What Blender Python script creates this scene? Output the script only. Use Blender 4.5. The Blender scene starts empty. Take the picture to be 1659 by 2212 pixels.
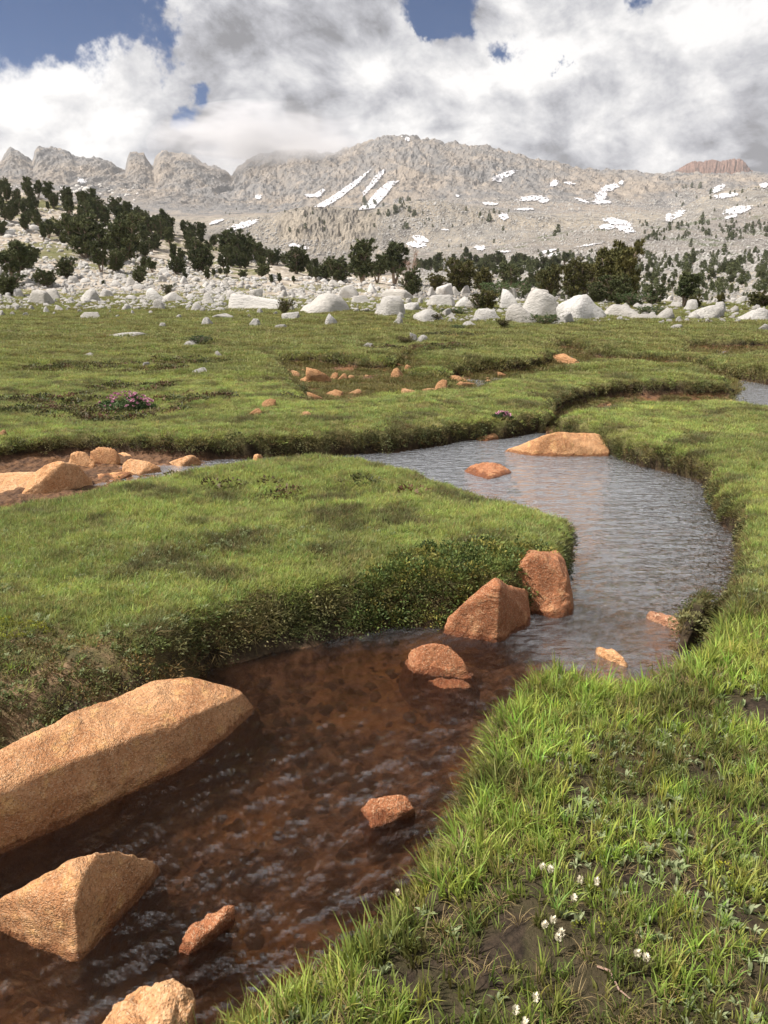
import bpy, bmesh, math, random
import numpy as np
from mathutils import Vector
R = math.radians
sc = bpy.context.scene
rng = np.random.default_rng(7)
random.seed(7)

# ------------------------------------------------------------------ camera, sky, sun, exposure
EYE = 1.75
PITCH = R(16.94)
FOC = 1661.0            # focal length in reference units (picture taken as 1659 x 2212)
cam_d = bpy.data.cameras.new('camera')
cam = bpy.data.objects.new('camera', cam_d)
sc.collection.objects.link(cam)
cam.location = (0, 0, EYE)
cam.rotation_euler = (R(90) - PITCH, 0, 0)
cam_d.sensor_fit = 'VERTICAL'
cam_d.angle = 2 * math.atan(1106 / FOC)
cam_d.clip_start = 0.05
cam_d.clip_end = 30000
sc.camera = cam
sc.view_settings.view_transform = 'Standard'
sc.view_settings.look = 'None'
sc.view_settings.gamma = 1.0
sc.view_settings.exposure = 1.2
HAZE = 0.00006
sc.view_settings.use_curve_mapping = False
sc.render.engine = 'CYCLES'
sc.cycles.use_denoising = True
sc.cycles.max_bounces = 8
sc.cycles.diffuse_bounces = 3
sc.cycles.glossy_bounces = 3
sc.cycles.transmission_bounces = 4
sc.cycles.transparent_max_bounces = 8
sc.cycles.volume_bounces = 1
sc.cycles.sample_clamp_direct = 1.4
sc.cycles.sample_clamp_indirect = 3.0
sc.cycles.caustics_reflective = False
sc.cycles.caustics_refractive = True

SUN_EL, SUN_AZ = R(54), R(-97)        # azimuth measured from +Y (view direction) towards +X
sun_dir = Vector((math.sin(SUN_AZ) * math.cos(SUN_EL), math.cos(SUN_AZ) * math.cos(SUN_EL), math.sin(SUN_EL)))
sun_d = bpy.data.lights.new('sun', 'SUN')
sun_d.energy = 3.6
sun_d.angle = R(3.0)
sun_d.color = (1.0, 0.93, 0.84)
sun = bpy.data.objects.new('sun', sun_d)
sc.collection.objects.link(sun)
sun.rotation_euler = sun_dir.to_track_quat('Z', 'Y').to_euler()


class Nodes:
    """small helper that writes node expressions"""
    def __init__(self, tree):
        self.t = tree; self.n = tree.nodes; self.l = tree.links
    def new(self, kind, **kw):
        nd = self.n.new(kind)
        for k, v in kw.items(): setattr(nd, k, v)
        return nd
    def put(self, sock, v):
        if v is None: return
        if isinstance(v, bpy.types.NodeSocket): self.l.new(v, sock)
        else:
            try: sock.default_value = v
            except Exception:
                sock.default_value = (*v, 1.0)
    def m(self, op, a, b=None, c=None, clamp=False):
        nd = self.new('ShaderNodeMath', operation=op, use_clamp=clamp)
        self.put(nd.inputs[0], a); self.put(nd.inputs[1], b); self.put(nd.inputs[2], c)
        return nd.outputs[0]
    def vm(self, op, a, b=None, scale=None):
        nd = self.new('ShaderNodeVectorMath', operation=op)
        self.put(nd.inputs[0], a); self.put(nd.inputs[1], b)
        if scale is not None: self.put(nd.inputs['Scale'], scale)
        return nd.outputs['Value'] if op in ('DISTANCE', 'LENGTH', 'DOT_PRODUCT') else nd.outputs[0]
    def ramp(self, v, a, b, lo=0.0, hi=1.0, smooth=True):
        nd = self.new('ShaderNodeMapRange', interpolation_type='SMOOTHSTEP' if smooth else 'LINEAR')
        self.put(nd.inputs['Value'], v)
        nd.inputs['From Min'].default_value = a; nd.inputs['From Max'].default_value = b
        nd.inputs['To Min'].default_value = lo; nd.inputs['To Max'].default_value = hi
        return nd.outputs[0]
    def mix(self, f, a, b, mode='MIX'):
        nd = self.new('ShaderNodeMix', data_type='RGBA', blend_type=mode)
        self.put(nd.inputs[0], f); self.put(nd.inputs[6], a); self.put(nd.inputs[7], b)
        return nd.outputs[2]
    def noise(self, vec, scale, detail=4, rough=0.5, dist=0.0, dim='3D'):
        nd = self.new('ShaderNodeTexNoise', noise_dimensions=dim)
        if vec is not None: self.l.new(vec, nd.inputs['Vector'])
        nd.inputs['Scale'].default_value = scale; nd.inputs['Detail'].default_value = detail
        nd.inputs['Roughness'].default_value = rough; nd.inputs['Distortion'].default_value = dist
        return nd.outputs['Fac'], nd.outputs['Color']
    def voro(self, vec, scale, feature='F1', rnd=1.0):
        nd = self.new('ShaderNodeTexVoronoi', feature=feature)
        if vec is not None: self.l.new(vec, nd.inputs['Vector'])
        nd.inputs['Scale'].default_value = scale
        nd.inputs['Randomness'].default_value = rnd
        return nd.outputs['Distance'], (nd.outputs['Color'] if feature == 'F1' else None)


def pix_dir(px, py):
    """direction of a picture point (reference units) seen by the camera"""
    cp, sp = math.cos(PITCH), math.sin(PITCH)
    px = np.asarray(px, float) - 829.5; v = 1106 - np.asarray(py, float)
    return np.stack([px + 0 * v, FOC * cp + v * sp, -FOC * sp + v * cp], -1)

# ---- world: sky with a broken cloud deck
world = bpy.data.worlds.new('World'); sc.world = world; world.use_nodes = True
W = Nodes(world.node_tree); W.n.clear()
sky = W.new('ShaderNodeTexSky', sky_type='NISHITA', sun_disc=False)
sky.sun_elevation = SUN_EL; sky.sun_rotation = SUN_AZ
sky.altitude = 3200; sky.air_density = 1.0; sky.dust_density = 0.3; sky.ozone_density = 2.5
tc = W.new('ShaderNodeTexCoord')
dirv = tc.outputs['Generated']
mp = W.new('ShaderNodeMapping'); W.l.new(dirv, mp.inputs[0]); mp.inputs['Scale'].default_value = (1.0, 1.0, 1.5)
mp.inputs['Rotation'].default_value = (0, R(22), 0)
cd = mp.outputs[0]
warp_f, warp_c = W.noise(cd, 2.4, 3, 0.5)
wv = W.vm('SCALE', W.vm('SUBTRACT', warp_c, (0.5, 0.5, 0.5)), scale=0.16)
cdw = W.vm('ADD', cd, wv)
n_big, _ = W.noise(cdw, 3.0, 9, 0.60, 0.0)
n_fine, _ = W.noise(cdw, 9.0, 7, 0.62, 0.0)
off = tuple(0.045 * c for c in (sun_dir.x, sun_dir.y, sun_dir.z * 1.3))
cdo = W.vm('ADD', cdw, off)
n_big2, _ = W.noise(cdo, 3.0, 9, 0.60, 0.0)
n_fine2, _ = W.noise(cdo, 9.0, 7, 0.62, 0.0)


wisp_f, wisp_c = W.noise(dirv, 7.0, 6, 0.65)
dirg = W.vm('ADD', dirv, W.vm('SCALE', W.vm('SUBTRACT', wisp_c, (0.5, 0.5, 0.5)), scale=0.16))
def blob(px, py, r, soft=1.0):
    d = pix_dir(px, py); d = d / np.linalg.norm(d)
    dist = W.vm('DISTANCE', dirg, tuple(float(c) for c in d))
    return W.ramp(dist, 0.0, r / FOC, soft, 0.0)

def blobs(lst):
    s = None
    for b in lst:
        v = blob(*b)
        s = v if s is None else W.m('ADD', s, v)
    return s
# openings in the deck (picture point, radius, weight)
gap = blobs([(40, -30, 210, 1.0), (180, 0, 150, 0.9), (310, 60, 60, .6), (345, 140, 55, .75), (385, 95, 50, .5), (428, 222, 48, .85),
             (890, -20, 95, 1.0), (905, 60, 50, .6), (985, 25, 75, .72), (1110, 108, 66, .9), (1243, 182, 42, 1.1), (1400, -5, 55, .8), (960, -60, 120, .9)])
dens = W.m('SUBTRACT', W.m('ADD', W.m('MULTIPLY', n_big, 0.75), W.m('MULTIPLY', n_fine, 0.35)), W.m('MULTIPLY', gap, W.ramp(n_fine, .38, .62, .50, .88)))
cover = W.ramp(dens, 0.10, 0.36)
# brightness of the cloud itself: relief towards the sun, thin edges bright, thick cores grey
rel = W.m('ADD', W.m('MULTIPLY', W.m('SUBTRACT', n_big, n_big2), 1.7), W.m('MULTIPLY', W.m('SUBTRACT', n_fine, n_fine2), 1.0))
lit = blobs([(90, 120, 260, .22), (250, 210, 220, .16), (90, 280, 240, .10), (840, 140, 200, .10), (1180, 200, 170, .12), (1030, 250, 240, .10), (1480, 60, 260, .16),
             (1620, 20, 150, .10), (800, 210, 120, .12), (1530, 290, 110, .22), (1300, 260, 90, .10), (330, 330, 260, .06)])
dim = blobs([(540, 150, 330, .09), (620, 60, 260, .04), (1640, 330, 190, .16), (1620, 160, 200, .10), (1390, 330, 200, .06), (700, 240, 160, .05), (40, 400, 200, .05)])
bri = W.m('ADD', 0.515, W.m('MULTIPLY', rel, 1.05))
bri = W.m('ADD', bri, W.m('SUBTRACT', lit, dim))
bri = W.m('ADD', bri, W.m('MULTIPLY', W.m('SUBTRACT', n_fine, 0.5), 0.62))
bri = W.m('MAXIMUM', W.m('MINIMUM', bri, 0.80), 0.20)
tint = W.mix(W.ramp(bri, 0.25, 0.8), (0.95, 0.97, 1.06, 1), (1.0, 0.985, 0.975, 1))
ccol = W.vm('SCALE', tint, scale=W.m('MULTIPLY', bri, 5.5))
skyc = W.mix(1.0, sky.outputs[0], (0.012, 0.15, 0.27, 1), 'MULTIPLY')
allc = W.mix(cover, skyc, ccol)
bg = W.new('ShaderNodeBackground'); W.l.new(allc, bg.inputs[0]); bg.inputs[1].default_value = 0.1
wo = W.new('ShaderNodeOutputWorld'); W.l.new(bg.outputs[0], wo.inputs[0])
world.cycles.sampling_method = 'MANUAL'; world.cycles.sample_map_resolution = 1024

# ------------------------------------------------------------------ numeric helpers
_perm = np.random.default_rng(3).permutation(256).astype(np.int32)
_perm = np.concatenate([_perm, _perm])
_ga = np.random.default_rng(4).uniform(0, 2 * np.pi, 256)
_g2 = np.stack([np.cos(_ga), np.sin(_ga)], 1)
_g3 = np.random.default_rng(5).normal(size=(256, 3)); _g3 /= np.linalg.norm(_g3, axis=1)[:, None]

def noise2(x, y):
    xi = np.floor(x).astype(np.int64); yi = np.floor(y).astype(np.int64)
    fx = x - xi; fy = y - yi
    u = fx * fx * fx * (fx * (fx * 6 - 15) + 10); v = fy * fy * fy * (fy * (fy * 6 - 15) + 10)
    xi &= 255; yi &= 255; x1 = (xi + 1) & 255; y1 = (yi + 1) & 255
    def g(a, b, dx, dy):
        h = _perm[_perm[a] + b]
        return _g2[h, 0] * dx + _g2[h, 1] * dy
    a = g(xi, yi, fx, fy); b = g(x1, yi, fx - 1, fy); c = g(xi, y1, fx, fy - 1); d = g(x1, y1, fx - 1, fy - 1)
    return ((a + (b - a) * u) + ((c + (d - c) * u) - (a + (b - a) * u)) * v) * 1.5

def fbm2(x, y, o=4, gain=0.5, lac=2.03, ridged=False):
    s = 0; a = 1; tot = 0
    for k in range(o):
        n = noise2(x + 17.3 * k, y - 9.1 * k)
        s = s + a * ((1 - 2 * np.abs(n)) if ridged else n); tot += a
        a *= gain; x = x * lac; y = y * lac
    return s / tot

def noise3(P):
    I = np.floor(P).astype(np.int64); F = P - I
    U = F * F * F * (F * (F * 6 - 15) + 10)
    I &= 255; J = (I + 1) & 255
    r = 0
    for cx in (0, 1):
        for cy in (0, 1):
            for cz in (0, 1):
                a = (J if cx else I)[:, 0]; b = (J if cy else I)[:, 1]; c = (J if cz else I)[:, 2]
                h = _perm[_perm[_perm[a] + b] + c]
                dx, dy, dz = F[:, 0] - cx, F[:, 1] - cy, F[:, 2] - cz
                w = (U[:, 0] if cx else 1 - U[:, 0]) * (U[:, 1] if cy else 1 - U[:, 1]) * (U[:, 2] if cz else 1 - U[:, 2])
                r = r + w * (_g3[h, 0] * dx + _g3[h, 1] * dy + _g3[h, 2] * dz)
    return r * 1.5

def fbm3(P, o=4, gain=0.5):
    s = 0; a = 1; tot = 0
    for k in range(o):
        s = s + a * noise3(P + 13.7 * k); tot += a; a *= gain; P = P * 2.03
    return s / tot

def sstep(x, a=0.0, b=1.0):
    t = np.clip((x - a) / (b - a), 0, 1); return t * t * (3 - 2 * t)

def lerp(a, b, f): return a + (b - a) * f

def on_plane(px, py, z=0.0):
    d = pix_dir(px, py); k = (z - EYE) / d[..., 2]
    return np.stack([d[..., 0] * k, d[..., 1] * k, np.full(np.shape(k), z) + 0 * k], -1)

def make_mesh(name, V, F, mat=None, smooth=True, attrs=None):
    V = np.asarray(V, np.float32); F = np.asarray(F, np.int32)
    me = bpy.data.meshes.new(name)
    me.vertices.add(len(V)); me.vertices.foreach_set('co', V.ravel())
    k = F.shape[1]
    me.loops.add(F.size); me.loops.foreach_set('vertex_index', F.ravel())
    me.polygons.add(len(F)); me.polygons.foreach_set('loop_start', np.arange(0, F.size, k, dtype=np.int32))
    me.polygons.foreach_set('use_smooth', np.full(len(F), smooth))
    me.update(calc_edges=True)
    for an, (dt, val) in (attrs or {}).items():
        a = me.attributes.new(an, dt, 'POINT')
        a.data.foreach_set('color' if dt == 'FLOAT_COLOR' else ('vector' if dt == 'FLOAT_VECTOR' else 'value'), np.asarray(val, np.float32).ravel())
    if mat: me.materials.append(mat)
    return me

def link(name, data, parent=None, loc=None):
    o = bpy.data.objects.new(name, data); sc.collection.objects.link(o)
    if parent: o.parent = parent
    if loc is not None: o.location = loc
    return o

def tag(o, label=None, cat=None, group=None, kind=None):
    if label: o['label'] = label
    if cat: o['category'] = cat
    if group: o['group'] = group
    if kind: o['kind'] = kind
    return o

def material(name):
    m = bpy.data.materials.new(name); m.use_nodes = True
    N = Nodes(m.node_tree); N.n.clear()
    out = N.new('ShaderNodeOutputMaterial')
    return m, N, out

def principled(N, out, col, rough=0.85, bump=None, bstr=0.5, bdist=0.02, spec=0.3, disp=None):
    p = N.new('ShaderNodeBsdfPrincipled')
    N.put(p.inputs['Base Color'], col); N.put(p.inputs['Roughness'], rough)
    N.put(p.inputs['Specular IOR Level'], spec)
    if bump is not None:
        b = N.new('ShaderNodeBump'); N.put(b.inputs['Height'], bump); b.inputs['Strength'].default_value = bstr
        b.inputs['Distance'].default_value = bdist
        N.l.new(b.outputs[0], p.inputs['Normal'])
    N.l.new(p.outputs[0], out.inputs[0])
    return p

# ------------------------------------------------------------------ the stream in plan
WATER = [  # picture point, height of that edge above the water
    (150, 2420, .32), (215, 2215, .32), (320, 2160, .32), (455, 2070, .32), (585, 1995, .32), (680, 1940, .32), (800, 1860, .32),
    (848, 1800, .32), (888, 1740, .32), (945, 1655, .32), (995, 1575, .32), (1035, 1495, .32), (1085, 1435, .32), (1150, 1398, .32),
    (1230, 1388, .32), (1295, 1410, .32), (1350, 1435, .32), (1400, 1420, .32), (1450, 1408, .30), (1475, 1402, .30), (1525, 1394, .30), (1565, 1378, .12), (1545, 1350, 0), (1490, 1338, 0),
    (1476, 1326, .05), (1484, 1296, .31), (1540, 1250, .32), (1590, 1218, .32), (1606, 1184, .2), (1600, 1160, 0), (1570, 1142, 0), (1549, 1120, 0),
    (1540, 1090, 0), (1537, 1065, 0), (1518, 1039, 0), (1440, 1018, 0), (1353, 998, 0), (1322, 982, 0), (1280, 968, 0), (1220, 950, 0), (1185, 935, 0),
    (1150, 935, 0), (1110, 945, 0), (1000, 952, 0), (950, 964, 0), (880, 974, 0), (800, 980, 0), (700, 983, 0), (600, 986, 0), (500, 990, 0),
    (430, 992, 0), (350, 990, 0), (250, 985, 0), (150, 990, 0), (60, 1000, 0), (0, 1010, 0), (-150, 1030, 0), (-400, 1060, 0), (-900, 1100, 0),
    (-900, 1180, .27), (-400, 1130, .27), (-150, 1100, .27), (0, 1082, .27), (60, 1072, .27), (180, 1050, .27), (300, 1027, .27), (430, 1007, .27), (500, 996, .27),
    (560, 989, .27), (640, 983, .27), (700, 980, .27), (760, 981, .27), (830, 993, .27), (900, 1018, .27), (980, 1042, .27), (1060, 1068, .27), (1150, 1088, .27),
    (1212, 1106, .27), (1236, 1140, .2), (1234, 1200, 0), (1225, 1260, 0), (1150, 1330, 0), (1040, 1345, 0), (960, 1352, 0), (870, 1350, 0),
    (780, 1368, 0), (700, 1388, 0), (600, 1408, 0), (520, 1428, 0), (440, 1445, 0), (415, 1480, 0), (320, 1550, 0), (200, 1610, 0), (0, 1710, 0),
    (-200, 1820, 0), (-500, 1980, 0), (-900, 2200, 0), (-900, 2900, 0), (0, 2900, .25)]
POOL = [(1550, 812, 0), (1600, 820, 0), (1659, 830, 0), (1800, 850, 0), (2100, 880, 0), (2100, 950, .25), (1750, 886, .25), (1659, 873, .25),
        (1600, 871, .25), (1578, 866, 0), (1587, 845, 0), (1560, 820, 0)]
RILLS = [  # (edge points, floor depth factor)
    ([(1175, 945, 0), (1180, 915, 0), (1200, 896, 0), (1235, 879, 0), (1290, 867, 0), (1333, 862, 0), (1401, 861, 0), (1500, 861, 0), (1590, 862, 0), (1600, 869, .2), (1500, 865, .27), (1401, 865, .27),
      (1333, 867, .27), (1265, 876, .27), (1214, 893, .27), (1194, 911, .27), (1196, 945, .1)], .62),
    ([(1610, 830, 0), (1550, 808, 0), (1510, 795, 0), (1435, 785, 0), (1367, 780, 0), (1312, 777, 0), (1275, 776, 0), (1266, 764, 0), (1240, 757, 0), (1190, 757, 0), (1200, 761, .2), (1212, 772, .1), (1196, 788, 0), (1150, 801, 0), (1095, 811, 0), (1040, 811, 0), (990, 815, 0),
      (955, 822, 0), (955, 841, .22), (1010, 844, .25), (1060, 834, .25), (1085, 820, .25), (1110, 811, .25), (1163, 803, .25), (1197, 794, .25), (1250, 790, .25), (1312, 783, .25), (1367, 785, .25), (1435, 788, .25), (1515, 797, .25), (1542, 809, .25), (1580, 837, .2)], .62),
    ([(590, 799, 0), (640, 794, 0), (700, 796, 0), (780, 809, 0), (848, 810, 0), (854, 793, 0), (872, 780, 0), (902, 780, 0), (908, 795, 0), (897, 812, 0), (892, 819, .2), (860, 820, .25), (800, 819, .25), (740, 826, .25),
      (700, 833, .25), (660, 833, .25), (612, 817, .25)], .45),
    ([(660, 844, 0), (720, 839, 0), (790, 835, 0), (850, 837, 0), (905, 834, 0), (955, 830, 0), (962, 837, .2), (950, 845, .25), (880, 850, .25), (800, 854, .25), (740, 861, .25), (700, 861, .25), (650, 854, .25)], .42),
    ([(1470, 751, 0), (1560, 755, 0), (1659, 751, 0), (1800, 744, 0), (1800, 749, .25), (1659, 755, .25), (1560, 759, .25), (1480, 755, .25)], .6)]

def chaikin(P, n=2):
    for _ in range(n):
        Q = np.roll(P, -1, 0); P = np.stack([P * .75 + Q * .25, P * .25 + Q * .75], 1).reshape(-1, P.shape[1])
    return P

def poly_world(pts):
    P = np.array([on_plane(a, b, h)[:2] for a, b, h in pts])
    P = chaikin(P, 1)
    out = []
    for i in range(len(P)):
        a, b = P[i], P[(i + 1) % len(P)]
        L = np.linalg.norm(b - a); n = max(1, min(12, int(L / .12)))
        for k in range(n): out.append(a + (b - a) * k / n)
    P = np.array(out)
    dist = P[:, 1]
    amp = np.clip(dist * 0.006, .01, .05)
    P[:, 0] += amp * fbm2(P[:, 0] * 4, P[:, 1] * 4, 3); P[:, 1] += amp * 1.4 * fbm2(P[:, 0] * 4 + 50, P[:, 1] * 4, 3)
    return P
POLYS = [(poly_world(WATER), 1.0), (poly_world(POOL), 1.0)] + [(poly_world(p), f) for p, f in RILLS]

def seg_near(P, A, B):
    """nearest vector from the points P to the segments A-B"""
    best = np.full(len(P), 1e9); vec = np.zeros((len(P), 2))
    for a, b in zip(A, B):
        ab = b - a; t = np.clip(((P - a) @ ab) / max(ab @ ab, 1e-12), 0, 1)
        q = a + t[:, None] * ab - P; d = (q * q).sum(1)
        k = d < best; best[k] = d[k]; vec[k] = q[k]
    return np.sqrt(best), vec

def inside(P, poly):
    x, y = P[:, 0], P[:, 1]; c = np.zeros(len(P), bool)
    for a, b in zip(poly, np.roll(poly, -1, 0)):
        if a[1] == b[1]: continue
        k = ((a[1] > y) != (b[1] > y)) & (x < (b[0] - a[0]) * (y - a[1]) / (b[1] - a[1]) + a[0])
        c ^= k
    return c

def stream_dist(P):
    """signed distance to the edge of the stream (negative in the water), the way to the edge, depth factor"""
    D = np.full(len(P), 50.0); Vc = np.zeros((len(P), 2)); Fd = np.ones(len(P))
    for poly, dfac in POLYS:
        lo = poly.min(0) - 3; hi = poly.max(0) + 3
        k = np.where((P > lo).all(1) & (P < hi).all(1))[0]
        d, v = seg_near(P[k], poly, np.roll(poly, -1, 0))
        ins = inside(P[k], poly); s = np.where(ins, -d, d)
        m = s < D[k]; kk = k[m]
        D[kk] = s[m]; Vc[kk] = v[m]; Fd[kk] = dfac
    return D, Vc, Fd

# places where the bank runs out flatter (picture point on the ground, radius, bank width)
SOFT = [(1520, 1345, .25, .07), (120, 1560, 1.2, .9), (420, 1500, .5, .5), (900, 1300, .55, .30), (1080, 1290, .35, .22), (700, 1340, .5, .24), (250, 1500, .9, .60), (0, 1600, 1.0, .7), (450, 1410, .35, .25), (1570, 1300, .5, .16), (100, 1045, .9, .4)]
SOFTW = [(on_plane(a, b, .1)[:2], r, w) for a, b, r, w in SOFT]
HOLLOW = [(240, 893, 1.0, .10), (90, 865, .7, .07), (310, 800, .9, .08), (430, 790, .9, .07), (600, 1075, .35, .06), (780, 1065, .25, .03), (280, 840, .8, .05), (680, 860, .6, .06),
          (150, 800, .9, .06), (1450, 900, .4, .03), (1600, 765, 1.2, .08), (1000, 1600, .0, 0)]
HOLW = [(on_plane(a, b, .25)[:2], r, h) for a, b, r, h in HOLLOW if r > 0]

# ------------------------------------------------------------------ far terrain rings: (distance, [(picture x, picture y of the ground)])
RINGS = [
    (45, [(-900, 660), (0, 660), (830, 665), (1659, 668), (2600, 668)]),
    (60, [(-900, 590), (0, 617), (400, 628), (700, 642), (1000, 650), (1300, 656), (1659, 660), (2600, 660)]),
    (90, [(-900, 480), (0, 545), (200, 560), (400, 588), (700, 610), (900, 627), (1100, 640), (1300, 645), (1659, 648), (2600, 645)]),
    (130, [(-900, 400), (0, 478), (200, 500), (400, 545), (600, 582), (700, 598), (900, 617), (1100, 627), (1659, 632), (2600, 625)]),
    (170, [(-900, 340), (0, 412), (100, 427), (200, 442), (300, 482), (400, 507), (500, 537), (600, 562), (700, 592), (900, 608), (1100, 613), (1659, 614), (2600, 600)]),
    (240, [(-900, 420), (0, 470), (300, 520), (500, 560), (700, 596), (900, 595), (1200, 592), (1659, 588), (2600, 570)]),
    (400, [(-900, 470), (0, 500), (400, 540), (700, 580), (900, 570), (1200, 560), (1659, 552), (2600, 540)]),
    (700, [(-900, 470), (0, 500), (450, 540), (700, 560), (900, 553), (1050, 535), (1150, 515), (1300, 492), (1400, 486), (1459, 490), (1659, 505), (2600, 490)]),
    (820, [(-900, 470), (0, 500), (470, 530), (700, 556), (900, 552), (1100, 530), (1300, 500), (1430, 498), (1520, 470), (1600, 450), (1659, 440), (2600, 440)]),
    (950, [(-900, 440), (0, 480), (450, 520), (560, 545), (700, 556), (850, 548), (900, 530), (1000, 505), (1200, 490), (1300, 482), (1420, 478), (1445, 478), (1490, 440), (1545, 411), (1600, 405), (1659, 400), (1800, 396), (2600, 420)]),
    (1030, [(-900, 420), (0, 470), (430, 500), (520, 485), (580, 478), (620, 462), (680, 457), (750, 457), (810, 462), (850, 450), (900, 440), (1000, 445), (1100, 462), (1200, 474), (1300, 480), (1440, 480), (1500, 445), (1600, 420), (1659, 415), (2600, 430)]),
    (1150, [(-900, 410), (0, 460), (430, 487), (520, 478), (580, 468), (620, 457), (680, 452), (740, 454), (800, 456), (850, 440), (900, 432), (950, 436), (1000, 444), (1100, 462), (1200, 475), (1300, 482), (1440, 482), (1550, 450), (1659, 440), (2600, 440)]),
    (1500, [(-900, 400), (0, 450), (450, 470), (700, 458), (900, 455), (1000, 455), (1200, 462), (1659, 455), (2600, 450)]),
    (2000, [(-900, 390), (0, 420), (150, 425), (300, 430), (450, 450), (600, 458), (850, 440), (1000, 438), (1100, 432), (1300, 440), (1450, 448), (1550, 425), (1659, 415), (2600, 420)]),
    (2350, [(-900, 380), (0, 385), (150, 392), (300, 400), (420, 415), (500, 428), (600, 425), (700, 410), (850, 385), (1000, 385), (1150, 400), (1300, 408), (1450, 402), (1659, 395), (2600, 400)]),
]
CREST = [(-900, 350), (-300, 352), (-100, 345), (0, 352), (12, 332), (22, 322), (38, 326), (52, 336), (70, 352), (76, 328), (84, 320), (104, 319), (130, 323), (150, 330), (160, 340), (190, 342), (210, 340),
         (230, 349), (250, 360), (270, 372), (275, 345), (280, 332), (298, 331), (312, 336), (322, 350), (330, 363), (336, 342), (343, 329), (352, 324), (372, 331), (395, 331), (415, 334),
         (430, 345), (450, 356), (475, 364), (500, 382), (512, 362), (535, 345), (560, 335), (590, 329), (620, 326), (640, 324), (660, 326), (692, 332), (715, 328), (745, 321), (775, 315), (800, 305), (815, 299),
         (830, 296), (855, 293), (890, 293), (903, 299), (930, 302), (960, 304), (1000, 310), (1050, 318), (1100, 330), (1150, 342), (1200, 353), (1240, 363), (1290, 369), (1340, 368),
         (1390, 373), (1440, 374), (1480, 376), (1560, 378), (1659, 378), (1900, 384), (2600, 380)]

def ring_s(pts, T, pitch_fix=True):
    a = np.array(pts, float); d = pix_dir(a[:, 0], a[:, 1])
    t = d[:, 0] / d[:, 1]; s = d[:, 2] / d[:, 1]
    return np.interp(T, t, s)

tin = np.linspace(-.62, .62, 621)
tout = .62 + (np.linspace(0, 1, 45)[1:] ** 1.6) * 1.0
T = np.concatenate([-tout[::-1], tin, tout])
NT = len(T)
Ym = np.geomspace(.8, 45, 590)
Yh = np.geomspace(45, 240, 131)[1:]
Yv = np.geomspace(240, 820, 101)[1:]
Yb = np.concatenate([np.linspace(820, 950, 31)[1:], np.linspace(950, 1150, 51)[1:], np.linspace(1150, 1500, 26)[1:]])
Yr = np.concatenate([np.linspace(1500, 2850, 171)[1:], np.linspace(2850, 3500, 16)[1:]])
Y = np.concatenate([Ym, Yh, Yv, Yb, Yr]); NY = len(Y)
cuts = np.cumsum([0, len(Ym), len(Yh), len(Yv), len(Yb), len(Yr)])
TT, YY = np.meshgrid(T, Y)            # rows follow distance
XX = TT * YY

def land_z(x, y):
    """height of the open meadow away from the stream"""
    z = 0.27 + 0.045 * fbm2(x * 1.3, y * 1.3, 4, .55)
    far = sstep(y, 6, 16)
    hum = fbm2(x * .22 + 3, y * .55 + 8, 4)
    z = z + far * (0.20 * hum + 0.10 * np.abs(fbm2(x * .6, y * 1.3 + 20, 4)) - .03 * sstep(fbm2(x * .9 + 4, y * 1.8, 3), .1, .3)) + 0.012 * fbm2(x * 5, y * 5, 2)
    for c, r, h in HOLW:
        q = ((x - c[0]) / r) ** 2 + ((y - c[1]) / (r * 1.2)) ** 2
        z = z - h * np.exp(-q * 1.5)
    return z

def ground(x, y):
    """meadow, banks and stream bed for flat arrays x, y: displaced position and masks"""
    P = np.stack([x, y], 1)
    d, v, f = stream_dist(P)
    w = 0.11 + 0.05 * noise2(x * 1.7, y * 1.7) + 0.010 * np.clip(y - 6, 0, 8)
    for c, r, ww in SOFTW:
        q = np.exp(-(((x - c[0]) ** 2 + (y - c[1]) ** 2) / r ** 2)); w = lerp(w, ww, np.clip(q * 1.3, 0, 1))
    w = np.clip(w, .05, 1)
    top = land_z(x, y) - 0.07 * np.exp(-np.clip(d, 0, 9) / (.12 + w * .5))
    bed = -0.17 * f + 0.06 * (1 - f) * 4 - 0.0 + 0.035 * fbm2(x * 3.1, y * 3.1, 4) + 0.02 * fbm2(x * 14, y * 14, 2)
    bed = bed + 0.06 * sstep(-d, .45, 0) + .19 * np.exp(-(np.abs((x + 3.2) / 1.75) ** 4 + np.abs((y - 6.6) / 1.7) ** 4))
    s = sstep(d / w + .42 + .12 * fbm2(x * 6, y * 6, 2))
    z = bed + (top - bed) * s
    # the turf leans out over the water
    L = np.linalg.norm(v, axis=1) + 1e-6
    o = 0.07 * lerp(.30, 1.0, sstep(y, 4.2, 6.5)) * sstep(s, .25, .8) * (1 - sstep(d, .03, .40)) * (w < .2)
    o = o * np.clip(1 + 1.0 * fbm2(x * 3, y * 3, 2), 0.2, 2)
    X2 = x + v[:, 0] / L * o; Y2 = y + v[:, 1] / L * o
    bank = (1 - sstep(s, .70, .97)) * (d < 3)
    return X2, Y2, z, d, bank, s

gx, gy, gz, gd, gbank, gs = ground(XX[:cuts[1]].ravel(), YY[:cuts[1]].ravel())
Z = np.zeros((NY, NT)); GX = XX.copy(); GY = YY.copy()
Z[:cuts[1]] = gz.reshape(-1, NT); GX[:cuts[1]] = gx.reshape(-1, NT); GY[:cuts[1]] = gy.reshape(-1, NT)
Dm = gd.reshape(-1, NT)
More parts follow.
